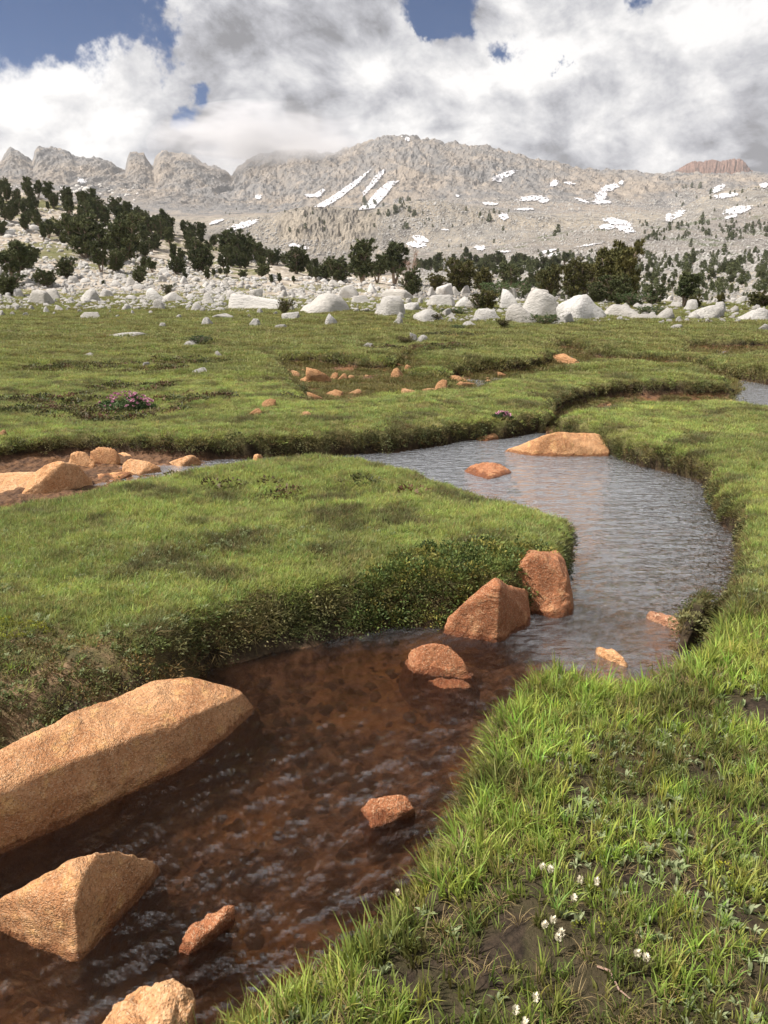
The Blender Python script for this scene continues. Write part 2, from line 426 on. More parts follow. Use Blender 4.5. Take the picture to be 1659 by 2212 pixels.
# far height: interpolate the rings over distance
ringR = [r for r, _ in RINGS] + [2850, 3500]
ringZ = [EYE + r * ring_s(p, T) for r, p in RINGS]
sc_ = ring_s(CREST, T); crestZ = EYE + 2850 * sc_
ringZ.append(crestZ); ringZ.append(crestZ - 330)
ringZ = np.array(ringZ); lr = np.log(np.array(ringR))
Yf = Y[cuts[1]:]; ly = np.log(Yf)
idx = np.clip(np.searchsorted(lr, ly, side='right') - 1, 0, len(lr) - 2)
R0 = np.array(ringR)[idx]; R1 = np.array(ringR)[idx + 1]
f = ((Yf - R0) / (R1 - R0))[:, None]
Zf = ringZ[idx] * (1 - f) + ringZ[idx + 1] * f
xf = XX[cuts[1]:]; yf = YY[cuts[1]:]
z45 = Z[cuts[1] - 1]; Zf += (z45 - ringZ[0])[None, :] * (1 - sstep(yf, 45, 75))
n1 = fbm2(xf / 9, yf / 9, 5, .55); n2 = fbm2(xf / 60, yf / 60, 5, .5)
Zf += sstep(yf, 47, 65) * (1 - sstep(yf, 200, 260)) * .9 * n1 * np.clip(yf / 90, .3, 1.6)
Zf += sstep(yf, 220, 420) * (1 - sstep(yf, 1300, 1600)) * 5.0 * n2
bn = fbm2(xf / 11 + 1.2 * fbm2(xf / 20, yf / 12, 3), yf / 45, 5, .65, ridged=True)
Zf += sstep(yf, 930, 985) * (1 - sstep(yf, 1060, 1250)) * (3 + 7 * np.exp(-((xf / yf + .07) / .055) ** 4)) * (bn - .3)
# mountain relief: ribs and gullies running down the face, sharper towards the crest
qm = (yf - 1500) / 1350
wx = xf + 120 * fbm2(xf / 420, yf / 420, 3)
rib = fbm2(wx / 95, yf / 520, 6, .58, ridged=True)
fine = fbm2(xf / 26, yf / 70, 6, .66, ridged=True); crisp = fbm2(xf / 9, yf / 16, 4, .7, ridged=True)
rough_ = fbm2(xf / 13, yf / 22, 3, .6)
face = sstep(qm, .15, .75) * (1 - .72 * sstep(qm, .88, 1.0))
mm = sstep(yf, 1500, 1800)
Zf += mm * .85 * (face * (32 * (rib - .35) + 12 * (fine - .35) + 4.5 * (crisp - .35)) + 3 * rough_ + (1 - face) * 3 * (fine - .3))
Zf += mm * 17 * sstep(qm, .90, 1.0) * fbm2(xf / 22, yf / 90 + 5, 5, .75)
# cloud-high spires on the left keep sheer fronts
Z[cuts[1]:] = Zf

def sheet(name, r0, r1, mat, attrs=None):
    rows = r1 - r0
    V = np.stack([GX[r0:r1], GY[r0:r1], Z[r0:r1]], -1).reshape(-1, 3)
    a = (np.arange(rows - 1)[:, None] * NT + np.arange(NT - 1)[None]).ravel()
    F = np.stack([a, a + 1, a + NT + 1, a + NT], 1)
    me = make_mesh(name, V, F, mat, name == 'meadow', attrs)
    return tag(link(name, me), kind='structure')

# lookups: where a picture point meets the ground
S_grid = (Z - EYE) / YY
def hit(px, py, rmin=0):
    d = pix_dir(px, py); t = d[0] / d[1]; s = d[2] / d[1]
    c = np.interp(t, T, np.arange(NT)); c0 = int(min(c, NT - 2)); fc = c - c0
    col = S_grid[:, c0] * (1 - fc) + S_grid[:, c0 + 1] * fc
    k = np.where(col[rmin:] >= s)[0]
    k = (k[0] + rmin) if len(k) else NY - 2
    if k > 0:
        a = (s - col[k - 1]) / max(col[k] - col[k - 1], 1e-9); a = min(max(a, 0), 1)
        y = Y[k - 1] + (Y[k] - Y[k - 1]) * a
    else: y = Y[0]
    return t * y, y, gz_at(t * y, y)

def gz_at(x, y):
    c = np.interp(np.asarray(x) / np.asarray(y), T, np.arange(NT)); r = np.interp(y, Y, np.arange(NY))
    c0 = np.clip(np.floor(c).astype(int), 0, NT - 2); r0 = np.clip(np.floor(r).astype(int), 0, NY - 2)
    fc = c - c0; fr = r - r0
    return (Z[r0, c0] * (1 - fc) + Z[r0, c0 + 1] * fc) * (1 - fr) + (Z[r0 + 1, c0] * (1 - fc) + Z[r0 + 1, c0 + 1] * fc) * fr

# ------------------------------------------------------------------ materials
def geo_pos(N):
    g = N.new('ShaderNodeNewGeometry'); return g.outputs['Position'], g.outputs['Normal']
def attr(N, name, kind='GEOMETRY'):
    a = N.new('ShaderNodeAttribute'); a.attribute_name = name; a.attribute_type = kind
    return a

# meadow soil, banks, bed
m_meadow, N, out = material('meadow_ground')
pos, nor = geo_pos(N)
bk = attr(N, 'bank').outputs['Fac']; ds = attr(N, 'edge').outputs['Fac']; so = attr(N, 'soil').outputs['Fac']
f1, _ = N.noise(pos, 3.0, 6, .6); f2, _ = N.noise(pos, 40, 6, .7); f3, _ = N.noise(pos, 11, 4, .6)
turf = N.mix(N.ramp(f1, .3, .7), (.13, .14, .04, 1), (.18, .155, .065, 1))
turf = N.mix(N.ramp(f2, .35, .7), turf, (.09, .09, .03, 1))
soil = N.mix(N.ramp(f2, .3, .7), (.014, .010, .007, 1), (.060, .042, .028, 1))
bankc = N.mix(N.ramp(f3, .3, .7), (.020, .014, .009, 1), (.065, .045, .027, 1))
bankc = N.mix(N.ramp(f2, .55, .7), bankc, (.10, .08, .045, 1))
fb, _ = N.noise(pos, 9, 6, .65, .4); vd, vc = N.voro(pos, 15)
vs = N.new('ShaderNodeSeparateColor'); N.l.new(vc, vs.inputs[0])
fb2, _ = N.noise(pos, 26, 5, .7, .6); fb3, _ = N.noise(pos, 2.2, 4, .6)
bedc = N.mix(N.ramp(N.m('ADD', N.m('MULTIPLY', fb, .6), N.m('MULTIPLY', fb2, .4)), .40, .60), (.12, .055, .040, 1), (.56, .28, .14, 1))
bedc = N.mix(N.m('MULTIPLY', N.ramp(fb3, .48, .64), .75), bedc, (.62, .27, .085, 1))
bedc = N.mix(N.m('MULTIPLY', N.ramp(f3, .5, .75), .6), bedc, (.42, .22, .11, 1))
bedc = N.mix(N.m('MULTIPLY', N.ramp(f2, .55, .75), .6), bedc, (.06, .03, .02, 1))
soil = N.mix(attr(N, 'tan').outputs['Fac'], soil, N.mix(N.ramp(f2, .3, .7), (.13, .08, .045, 1), (.30, .20, .12, 1)))
col = N.mix(N.m('MAXIMUM', so, 0.0), turf, soil)
col = N.mix(N.m('MULTIPLY', bk, N.m('SUBTRACT', 1.0, attr(N, 'tan').outputs['Fac'])), col, bankc)
spz = N.new('ShaderNodeSeparateXYZ'); N.l.new(pos, spz.inputs[0])
bedc = N.mix(N.m('MULTIPLY', N.ramp(spz.outputs[2], -.02, .01), .8), bedc, N.mix(N.ramp(f2, .35, .65), (.022, .015, .010, 1), (.085, .053, .033, 1)))
col = N.mix(N.ramp(ds, .01, -.05), col, bedc)
hsum = N.m('ADD', N.m('MULTIPLY', f2, .5), N.m('ADD', f3, N.m('MULTIPLY', vd, N.ramp(ds, 0, -.05, 0, 1.0))))
principled(N, out, col, .9, hsum, 1.0, .03, .2)

m_hill, N, out = material('hillside_ground')
pos, nor = geo_pos(N)
f1, _ = N.noise(pos, .11, 6, .6); f2, _ = N.noise(pos, 1.1, 6, .65); f3, _ = N.noise(pos, .35, 5, .6)
grs = N.mix(N.ramp(f2, .3, .7), (.10, .11, .045, 1), (.17, .15, .085, 1))
grv = N.mix(N.ramp(f2, .35, .65), (.22, .18, .14, 1), (.42, .38, .33, 1))
mk = N.m('ADD', N.m('MULTIPLY', f1, 1.0), N.m('MULTIPLY', f3, .5))
col = N.mix(N.ramp(mk, .64, .76), grs, grv)
principled(N, out, col, .95, f2, .7, .25, .1)

def rock_face(name, warm, cool, dark, sc1, green=0.0, redz=None):
    m, N, out = material(name)
    pos, nor = geo_pos(N)
    f1, _ = N.noise(pos, .0035 * sc1, 6, .6, .3)
    mpn = N.new('ShaderNodeMapping'); N.l.new(pos, mpn.inputs[0]); mpn.inputs['Scale'].default_value = (1, .35, .45)
    f2, _ = N.noise(mpn.outputs[0], .035 * sc1, 8, .68, .5)
    f3, _ = N.noise(pos, .16 * sc1, 5, .65)
    c = N.mix(N.ramp(f1, .38, .62), warm, cool)
    c = N.mix(N.ramp(f2, .50, .66), c, dark)
    c = N.mix(N.m('MULTIPLY', N.ramp(f2, .48, .36), .7), c, tuple(min(1, 1.35 * v) for v in warm[:3]) + (1,))
    c = N.mix(N.ramp(f3, .5, .8), c, tuple(.62 * v for v in dark[:3]) + (1,))
    if green:
        g1, _ = N.noise(pos, .02, 6, .62)
        c = N.mix(N.m('MULTIPLY', N.ramp(g1, .54, .62), green), c, (.055, .075, .025, 1))
    principled(N, out, c, .95, N.m('ADD', f2, f3), .8, 6 / sc1, .1)
    return m
m_valley = rock_face('talus_ground', (.22, .195, .17, 1), (.19, .175, .165, 1), (.11, .10, .09, 1), 4.0, green=.7)
m_bench = rock_face('pale_cliff_rock', (.28, .245, .20, 1), (.21, .197, .18, 1), (.12, .112, .105, 1), 2.2)
m_mount = rock_face('mountain_rock', (.26, .222, .185, 1), (.188, .182, .180, 1), (.115, .114, .116, 1), 1.0)
m_butte = rock_face('red_butte_rock', (.20, .125, .10, 1), (.17, .11, .09, 1), (.10, .07, .06, 1), 2.0)

# orange iron-stained rock of the stream
def stream_rock(name, a, b, c, wet=True, grain=1.0):
    m, N, out = material(name)
    pos, nor = geo_pos(N)
    tco = N.new('ShaderNodeTexCoord').outputs['Object']
    f1, _ = N.noise(tco, 5, 6, .6, .5); f2, _ = N.noise(tco, 70 * grain, 6, .72); f3, _ = N.noise(tco, 17, 5, .65)
    vd, vc = N.voro(tco, 230 * grain)
    vs = N.new('ShaderNodeSeparateColor'); N.l.new(vc, vs.inputs[0])
    col = N.mix(N.ramp(f1, .33, .66), a, b)
    col = N.mix(N.m('MULTIPLY', N.ramp(f3, .50, .72), .75), col, c)
    col = N.mix(N.m('MULTIPLY', N.ramp(f2, .50, .68), .75), col, tuple(.5 * v for v in a[:3]) + (1,))
    col = N.mix(N.m('MULTIPLY', N.ramp(vs.outputs[0], .70, .95), .30), col, (.80, .62, .42, 1))
    col = N.mix(N.m('MULTIPLY', N.ramp(vs.outputs[1], .80, .97), .45), col, tuple(.35 * v for v in a[:3]) + (1,))
    rough = .85
    if wet:
        sp = N.new('ShaderNodeSeparateXYZ'); N.l.new(pos, sp.inputs[0])
        wl = N.m('SUBTRACT', sp.outputs[2], N.m('MULTIPLY', N.m('SUBTRACT', N.noise(pos, 12, 5, .65)[0], .5), .10))
        wm = N.ramp(wl, .034, .018)
        col = N.mix(wm, col, N.mix(1.0, col, (.50, .41, .36, 1), 'MULTIPLY'))
        rough = N.ramp(wl, .022, .010, .85, .35)
    f4, _ = N.noise(tco, 6, 9, .62, .8)
    h = N.m('ADD', N.m('MULTIPLY', f2, .22), N.m('ADD', N.m('MULTIPLY', f3, .5), N.m('ADD', N.m('MULTIPLY', f4, 2.2), N.m('MULTIPLY', vd, .15))))
    principled(N, out, col, rough, h, 1.0, .028, .25)
    return m
m_orange = stream_rock('orange_rock', (.43, .20, .088, 1), (.60, .33, .165, 1), (.70, .42, .17, 1))
m_rust = stream_rock('rust_rock', (.34, .13, .058, 1), (.45, .19, .09, 1), (.58, .32, .16, 1))
m_tan = stream_rock('tan_rock', (.50, .25, .11, 1), (.62, .37, .20, 1), (.45, .22, .10, 1), wet=False, grain=.6)
m_sunk = stream_rock('submerged_stone', (.28, .135, .08, 1), (.44, .22, .125, 1), (.55, .35, .21, 1), wet=False, grain=.5)

m_gran, N, out = material('pale_granite')
tco = N.new('ShaderNodeTexCoord').outputs['Object']
oi = N.new('ShaderNodeObjectInfo')
f1, _ = N.noise(tco, 1.2, 6, .6, .4); f2, _ = N.noise(tco, 9, 6, .7); f3, _ = N.noise(tco, 40, 3, .6)
col = N.mix(N.ramp(f1, .35, .65), (.62, .60, .57, 1), (.50, .49, .485, 1))
col = N.mix(N.m('MULTIPLY', N.ramp(f2, .52, .70), .6), col, (.25, .235, .215, 1))
col = N.mix(N.m('MULTIPLY', N.ramp(f1, .60, .72), .45), col, (.48, .36, .28, 1))
col = N.mix(N.m('MULTIPLY', oi.outputs['Random'], .5), col, (.36, .33, .29, 1))
principled(N, out, col, .9, N.m('ADD', f2, N.m('MULTIPLY', f3, .4)), 1.0, .12, .2)

m_snow, N, out = material('old_snow')
pos, nor = geo_pos(N); f1, _ = N.noise(pos, .05, 4, .6)
principled(N, out, N.mix(f1, (.62, .62, .65, 1), (.42, .41, .43, 1)), .7, None)

def leaf_mat(name, base, tint=True, trans=.35, var=.25, rough=.6, root=None):
    m, N, out = material(name)
    c = base
    if tint:
        a = attr(N, 'tint', 'INSTANCER'); c = a.outputs['Color']
        if base: c = N.mix(1.0, c, base, 'MULTIPLY')
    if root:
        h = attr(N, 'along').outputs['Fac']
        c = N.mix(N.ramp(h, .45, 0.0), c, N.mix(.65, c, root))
    d = N.new('ShaderNodeBsdfPrincipled'); N.put(d.inputs['Base Color'], c); d.inputs['Roughness'].default_value = rough
    d.inputs['Specular IOR Level'].default_value = .25
    t = N.new('ShaderNodeBsdfTranslucent'); N.put(t.inputs[0], c)
    mx = N.new('ShaderNodeMixShader'); mx.inputs[0].default_value = trans
    N.l.new(d.outputs[0], mx.inputs[1]); N.l.new(t.outputs[0], mx.inputs[2]); N.l.new(mx.outputs[0], out.inputs[0])
    return m
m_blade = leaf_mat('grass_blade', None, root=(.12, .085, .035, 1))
m_forb = leaf_mat('forb_leaf', None)
m_moss = leaf_mat('moss_leaf', None, trans=.15)

def needle_mat(name, a, b):
    m, N, out = material(name)
    oi = N.new('ShaderNodeObjectInfo'); pos, nor = geo_pos(N)
    f1, _ = N.noise(pos, .9, 4, .6)
    c = N.mix(N.ramp(f1, .35, .65), a, b)
    c = N.mix(N.m('MULTIPLY', oi.outputs['Random'], .5), c, tuple(.6 * v for v in a[:3]) + (1,))
    d = N.new('ShaderNodeBsdfPrincipled'); N.put(d.inputs['Base Color'], c); d.inputs['Roughness'].default_value = .75
    d.inputs['Specular IOR Level'].default_value = .15
    N.l.new(d.outputs[0], out.inputs[0]); return m
m_needle = needle_mat('pine_needles', (.070, .088, .040, 1), (.125, .135, .060, 1))
m_olive = needle_mat('olive_needles', (.080, .085, .030, 1), (.14, .125, .045, 1))
m_shrub = needle_mat('shrub_leaves', (.07, .11, .045, 1), (.12, .17, .07, 1))
m_bark, N, out = material('grey_bark')
tco = N.new('ShaderNodeTexCoord').outputs['Object']
mpn = N.new('ShaderNodeMapping'); N.l.new(tco, mpn.inputs[0]); mpn.inputs['Scale'].default_value = (8, 8, 1.5)
f1, _ = N.noise(mpn.outputs[0], 2, 4, .6)
principled(N, out, N.mix(f1, (.30, .24, .18, 1), (.14, .10, .075, 1)), .9, f1, .5, .03)
m_dead, N, out = material('bleached_wood')
tco = N.new('ShaderNodeTexCoord').outputs['Object']; f1, _ = N.noise(tco, 6, 4, .6)
principled(N, out, N.mix(f1, (.34, .22, .17, 1), (.22, .15, .12, 1)), .9)

# ------------------------------------------------------------------ terrain objects
xm, ym = XX[:cuts[1]].ravel(), YY[:cuts[1]].ravel()
def soil_mask(x, y):
    a = fbm2(x * 2.3 + 9, y * 2.3, 4, .6)
    s = sstep(a, .10, .34)
    near = 1 - sstep(y, 4.5, 7)
    s = s * (.35 + .65 * near * (x > -.2)) + .5 * sstep(fbm2(x * .9, y * 1.6 + 40, 4, .6), .18, .42) * sstep(y, 7, 11)
    for c, r, h in HOLW[:7]:
        q = ((x - c[0]) / (r * .8)) ** 2 + ((y - c[1]) / r) ** 2
        s = s + .75 * np.exp(-q * 1.8) * (h > .05)
    c = on_plane(150, 1560, .1)[:2]
    s = s + np.exp(-(((x - c[0]) / .9) ** 2 + ((y - c[1]) / .3) ** 2)) * .8
    return np.clip(s, 0, 1)
gsoil = soil_mask(xm, ym)
nr_ = (xm > on_plane(1000, 1600, 0)[0]) & (ym < 3.6) | (ym < 2.2)
gsoil = np.where(nr_, np.maximum(gsoil, .85), gsoil)
gtan = np.exp(-(np.abs((xm + 1.25) / .95) ** 3 + np.abs((ym - 2.78) / .46) ** 3)) * sstep(fbm2(xm * 4, ym * 5, 4, .6), -.25, .2)
gsoil = np.maximum(gsoil, gtan)
meadow = sheet('meadow', 0, cuts[1], m_meadow, {'bank': ('FLOAT', gbank), 'edge': ('FLOAT', gd), 'soil': ('FLOAT', gsoil), 'tan': ('FLOAT', gtan)})
sheet('hillside', cuts[1] - 1, cuts[2], m_hill)
sheet('valley', cuts[2] - 1, cuts[3], m_valley)
sheet('rocky_bench', cuts[3] - 1, cuts[4], m_bench)
mountain = sheet('mountain_range', cuts[4] - 1, cuts[5], m_mount)
# the wide ground under everything
me = make_mesh('ground', [(-4500, -1500, -3), (4500, -1500, -3), (4500, 3600, -3), (-4500, 3600, -3)], [(0, 1, 2, 3)], m_hill)
tag(link('ground', me), kind='structure')

# red butte standing behind the ridge on the right
BUT = [(1440, 380), (1455, 372), (1470, 362), (1480, 356), (1490, 351), (1498, 347), (1508, 348), (1520, 349), (1530, 346), (1541, 344), (1552, 348), (1565, 346), (1580, 343), (1596, 343), (1604, 346), (1612, 354), (1622, 366), (1632, 376), (1645, 384)]
bt = pix_dir(np.array(BUT)[:, 0], np.array(BUT)[:, 1]); btt = bt[:, 0] / bt[:, 1]; bss = bt[:, 2] / bt[:, 1]
tb = np.linspace(btt[0], btt[-1], 150); sb = np.interp(tb, btt, bss)
sb = sb + .0012 * fbm2(tb * 900, tb * 0, 4, .6)
rows = []
for k, yy in enumerate(np.linspace(3050, 3500, 34)):
    q = k / 33
    top = EYE + 3330 * sb; base = EYE + 3050 * (bss[0] - .018)
    prof = sstep(q * 1.6, 0, 1) if q < .62 else 1 - .8 * (q - .62) / .38
    z = base + (top - base) * min(prof, 1)
    yv_ = yy + 22 * fbm2(tb * 300, tb * 0 + q * 3, 4, .6, ridged=True)
    rows.append(np.stack([tb * yv_, yv_, z + 6 * fbm2(tb * 700, tb * 0 + q * 9, 3)], 1))
V = np.concatenate(rows); n = 150
a = (np.arange(33)[:, None] * n + np.arange(n - 1)[None]).ravel()
tag(link('red_butte', make_mesh('red_butte', V, np.stack([a, a + 1, a + n + 1, a + n], 1), m_butte)), kind='structure')

# ------------------------------------------------------------------ water
m_water, N, out = material('stream_water')
pos, nor = geo_pos(N)
ag = N.new('ShaderNodeAttribute'); ag.attribute_name = 'rapid'; rap = ag.outputs['Fac']; glo = attr(N, 'smooth_reach').outputs['Fac']
mp1 = N.new('ShaderNodeMapping'); N.l.new(pos, mp1.inputs[0]); mp1.inputs['Scale'].default_value = (1.0, 2.6, 1); mp1.inputs['Rotation'].default_value = (0, 0, R(-8))
mp2 = N.new('ShaderNodeMapping'); N.l.new(pos, mp2.inputs[0]); mp2.inputs['Scale'].default_value = (1.0, 2.0, 1); mp2.inputs['Rotation'].default_value = (0, 0, R(-38))
r1, _ = N.noise(mp1.outputs[0], 8, 4, .55, .6); r2, _ = N.noise(mp1.outputs[0], 24, 3, .5, .3)
q1, _ = N.noise(mp2.outputs[0], 9, 7, .66, 1.4); q2, _ = N.noise(mp2.outputs[0], 34, 6, .7, 1.0)
calm = N.m('MULTIPLY', N.m('ADD', r1, N.m('MULTIPLY', r2, .75)), 1.1); fast = N.m('ADD', q1, N.m('MULTIPLY', q2, .6))
hmix = N.new('ShaderNodeMix', data_type='FLOAT') if False else None
hgt = N.m('ADD', N.m('MULTIPLY', calm, N.m('SUBTRACT', 1.0, rap)), N.m('MULTIPLY', fast, N.m('MULTIPLY', rap, 1.6)))
b = N.new('ShaderNodeBump'); N.l.new(hgt, b.inputs['Height']); b.inputs['Strength'].default_value = 1.0; b.inputs['Distance'].default_value = .06
fr = N.new('ShaderNodeFresnel'); fr.inputs['IOR'].default_value = 1.33; N.l.new(b.outputs[0], fr.inputs['Normal'])
gl = N.new('ShaderNodeBsdfGlossy'); gl.inputs['Roughness'].default_value = .06; N.l.new(b.outputs[0], gl.inputs['Normal'])
tr = N.new('ShaderNodeBsdfTransparent'); tr.inputs[0].default_value = (.97, .90, .84, 1)
rf = N.new('ShaderNodeBsdfRefraction'); rf.inputs['IOR'].default_value = 1.33; rf.inputs['Roughness'].default_value = .02; rf.inputs['Color'].default_value = (.97, .90, .84, 1)
b2 = N.new('ShaderNodeBump'); N.l.new(hgt, b2.inputs['Height']); b2.inputs['Strength'].default_value = 1.0; b2.inputs['Distance'].default_value = .09; N.l.new(b2.outputs[0], rf.inputs['Normal'])
body = N.new('ShaderNodeMixShader'); body.inputs[0].default_value = .38; N.l.new(tr.outputs[0], body.inputs[1]); N.l.new(rf.outputs[0], body.inputs[2])
mx = N.new('ShaderNodeMixShader'); frf = N.new('ShaderNodeFresnel'); frf.inputs['IOR'].default_value = 1.33
N.l.new(N.m('ADD', N.m('MULTIPLY', fr.outputs[0], N.m('ADD', 1.8, N.m('MULTIPLY', glo, 1.2))), N.m('MULTIPLY', frf.outputs[0], N.m('ADD', .15, N.m('MULTIPLY', glo, 4.2))), clamp=True), mx.inputs[0])
N.l.new(body.outputs[0], mx.inputs[1]); N.l.new(gl.outputs[0], mx.inputs[2])
N.l.new(mx.outputs[0], out.inputs[0])
# sheet of water over the carved bed
r1_ = int(np.searchsorted(Ym, 30)); wd = Dm[:r1_]
cell = (np.minimum(np.minimum(wd[:-1, :-1], wd[1:, :-1]), np.minimum(wd[:-1, 1:], wd[1:, 1:])) < .16)
ii, jj = np.where(cell)
vid = np.full((r1_, NT), -1); F = np.stack([ii * NT + jj, ii * NT + jj + 1, (ii + 1) * NT + jj + 1, (ii + 1) * NT + jj], 1)
u, inv = np.unique(F, return_inverse=True); F = inv.reshape(F.shape)
wxp = XX[:r1_].ravel()[u]; wyp = YY[:r1_].ravel()[u]
def rapid_at(x, y, plain=False):
    r = 1 - sstep(y - .55 * sstep(x, .5, .9) * -1, 3.35, 3.9)
    c = on_plane(1290, 1345, 0)[:2]
    return r if plain else np.clip(r + .7 * np.exp(-(((x - c[0]) / .30) ** 2 + ((y - c[1]) / .28) ** 2)), 0, 1)
rp = rapid_at(wxp, wyp)
wz = (1 - rp) * .005 * fbm2(wxp * 5, wyp * 15, 3) + rp * .014 * fbm2((wxp + wyp * .7) * 6, (wyp - wxp * .7) * 11, 4)
tag(link('stream_water', make_mesh('stream_water', np.stack([wxp, wyp, wz], 1), F, m_water, True, {'rapid': ('FLOAT', rp), 'smooth_reach': ('FLOAT', 1 - rapid_at(wxp, wyp, True))})), kind='structure')

# ------------------------------------------------------------------ labels by landmark
import re
def short(lab): return re.split(r' (?:in|at|of|left|right|below|behind|on|above|beside|lying|with|alone|under|standing|touching|next|sunk|flush|forming|near|leaning|directly|between|closing|over|among|apart) |,', lab)[0]
used_labels = {}
def by_landmark(px, py, w, h, noun, marks):
    names = [short(q[2]) for q in marks]; marks = [q for q in marks if names.count(short(q[2])) == 1 and len(short(q[2]).split()) > 2]
    mx_, my_, ml = min(marks, key=lambda q: (q[0] - px) ** 2 + ((q[1] - py) * 2.5) ** 2)
    dx, dy = px - mx_, py - my_
    rel = ('left of' if dx < 0 else 'right of') if abs(dx) > abs(dy) * 2.2 else ('behind' if dy < 0 else 'in front of')
    size = 'tiny' if w < 11 else ('small' if w < 20 else 'middling')
    shape = 'flat' if h / w < .48 else ('low' if h / w < .62 else 'upright')
    return '%s %s %s %s the %s' % (size, shape, noun, rel, short(ml))

# ------------------------------------------------------------------ rock building
_ico = {}
def ico(k):
    if k not in _ico:
        bm = bmesh.new(); bmesh.ops.create_icosphere(bm, subdivisions=k, radius=1)
        V = np.array([v.co[:] for v in bm.verts]); F = np.array([[v.index for v in f.verts] for f in bm.faces]); bm.free()
        V /= np.linalg.norm(V, axis=1)[:, None]; _ico[k] = (V, F)
    return _ico[k]

def radial(planes, k, p=22):
    V, F = ico(k)
    s = 0
    for n, d in planes:
        c = np.clip(V @ n / d, 0, None); s = s + c ** p
    return V * (s ** (-1 / p))[:, None], F

def hull_rock(pts, k=5, p=160, rough=.018, freq=9, bottom=-.22, seed=0, name='rock', chips=8):
    """a rock whose hull passes through the given world points, carried down below the ground"""
    P = np.array(pts); low = P.copy(); low[:, 2] = bottom
    c0 = low.mean(0); low[:, :2] = c0[:2] + (low[:, :2] - c0[:2]) * 1.16
    P = np.concatenate([P, low])
    lo, hi = P.min(0), P.max(0); cen = (lo + hi) / 2; half = (hi - lo) / 2
    Q = (P - cen) / half
    bm = bmesh.new()
    for q in Q: bm.verts.new(q)
    r = bmesh.ops.convex_hull(bm, input=bm.verts)
    bmesh.ops.recalc_face_normals(bm, faces=bm.faces)
    c = Q.mean(0); planes = {}
    for f_ in bm.faces:
        nn = np.array(f_.normal[:]); dd = float(nn @ (np.array(f_.verts[0].co[:]) - c))
        if dd < 0: nn, dd = -nn, -dd
        planes[tuple(np.round(nn, 2))] = (nn, max(dd, .05))
    bm.free()
    g = np.random.default_rng(seed + 5)
    for _ in range(chips):
        nn = g.normal(size=3); nn /= np.linalg.norm(nn); sup = float(((Q - c) @ nn).max()); planes[tuple(nn)] = (nn, sup * g.uniform(.93, .995))
    V, F = radial(list(planes.values()), k, p)
    V = (V + c) * half + cen
    s = half.max()
    ctr = c * half + cen
    nrm = (V - ctr); nrm /= np.linalg.norm(nrm, axis=1)[:, None]
    o = np.array([seed * 7.1, seed * 3.3, seed * 1.7])
    low_ = fbm3(V * freq * .28 + o, 2, .5) * 2.2
    n = fbm3(V * freq + o, 5, .6) + .5 * (1 - 2 * np.abs(noise3(V * freq * .45 + o))) + low_
    n = n - .22 * np.exp(-(noise3(V * freq * .6 + o + 50) / .05) ** 2) * (noise3(V * freq * .2 + o + 9) > 0)
    # shallow ledges and cracks
    V = V + nrm * (rough * n)[:, None]
    return V, F

def boulder_mesh(seed, k=3, flat=.8, mat=None, name='boulder', p=150, nplanes=11, rough=.03, low=-.55):
    g = np.random.default_rng(seed)
    planes = []
    for i in range(nplanes):
        n = g.normal(size=3); n[2] = abs(n[2]) * .9 if i < 5 else n[2]; n /= np.linalg.norm(n); planes.append((n, g.uniform(.48, .90)))
    for n in ((1, 0, 0), (-1, 0, 0), (0, 1, 0), (0, -1, 0), (0, 0, 1)):
        planes.append((np.array(n, float), g.uniform(.85, 1.05)))
    planes.append((np.array((0, 0, -1.)), .6))
    V, F = radial(planes, k, p)
    n = fbm3(V * 1.6 + seed * 3.1, 4, .55)
    V = V * (1 + rough * 2 * n)[:, None]
    hi = V.max(0); lo = V.min(0)
    V[:, 0] = (V[:, 0] - (hi[0] + lo[0]) / 2) / (hi[0] - lo[0]); V[:, 1] = (V[:, 1] - (hi[1] + lo[1]) / 2) / (hi[1] - lo[1])
    V[:, 2] = V[:, 2] / hi[2]              # unit width, top at 1, sunk below 0
    return make_mesh(name, V, F, mat)

def P3(px, py, z): return on_plane(px, py, z)

def hero(name, label, pts, mat, group=None, extra=(), cat='rock', **kw):
    W_ = [P3(*q) for q in pts] + [np.array(e) for e in extra]
    c = np.mean(W_, 0); c[2] = 0
    V, F = hull_rock(W_, seed=len(name) + len(label), **kw)
    o = link(name, make_mesh(name, V - c, F, mat), loc=tuple(c))
    return tag(o, label, cat, group)

hero('boulder', 'huge smooth tan boulder sloping into the stream at the lower left bank',
     [(-150, 1880, 0), (0, 1803, 0), (150, 1722, 0), (290, 1692, 0), (415, 1652, 0), (440, 1592, 0), (512, 1520, .02), (528, 1502, .09), (400, 1474, .18), (320, 1484, .19),
      (170, 1545, .23), (0, 1622, .25), (-200, 1720, .25), (380, 1560, .165), (200, 1622, .19), (40, 1690, .2), (-200, 1800, .2)], m_orange, k=7, rough=.021, freq=5.5, p=170, chips=16, cat='boulder')
hero('rock', 'wedge-shaped orange rock with a sharp ridge, standing in the stream below the huge boulder',
     [(350, 1868, .02), (290, 1925, 0), (230, 2000, 0), (165, 2072, 0), (95, 2060, -.01), (0, 2005, 0), (-60, 1985, 0), (0, 1948, .09), (90, 1900, .17), (163, 1852, .23), (197, 1838, .23),
      (265, 1843, .15), (163, 1950, .17)], m_orange, k=6, rough=.013, freq=12, p=200)
hero('rock', 'small dark rust rock barely breaking the water beside the wedge-shaped rock',
     [(388, 2052, 0), (405, 2020, .02), (450, 1975, .03), (502, 1962, .045), (508, 1985, .02), (450, 2020, .02), (420, 2055, 0)], m_rust, rough=.03, freq=16, k=5)
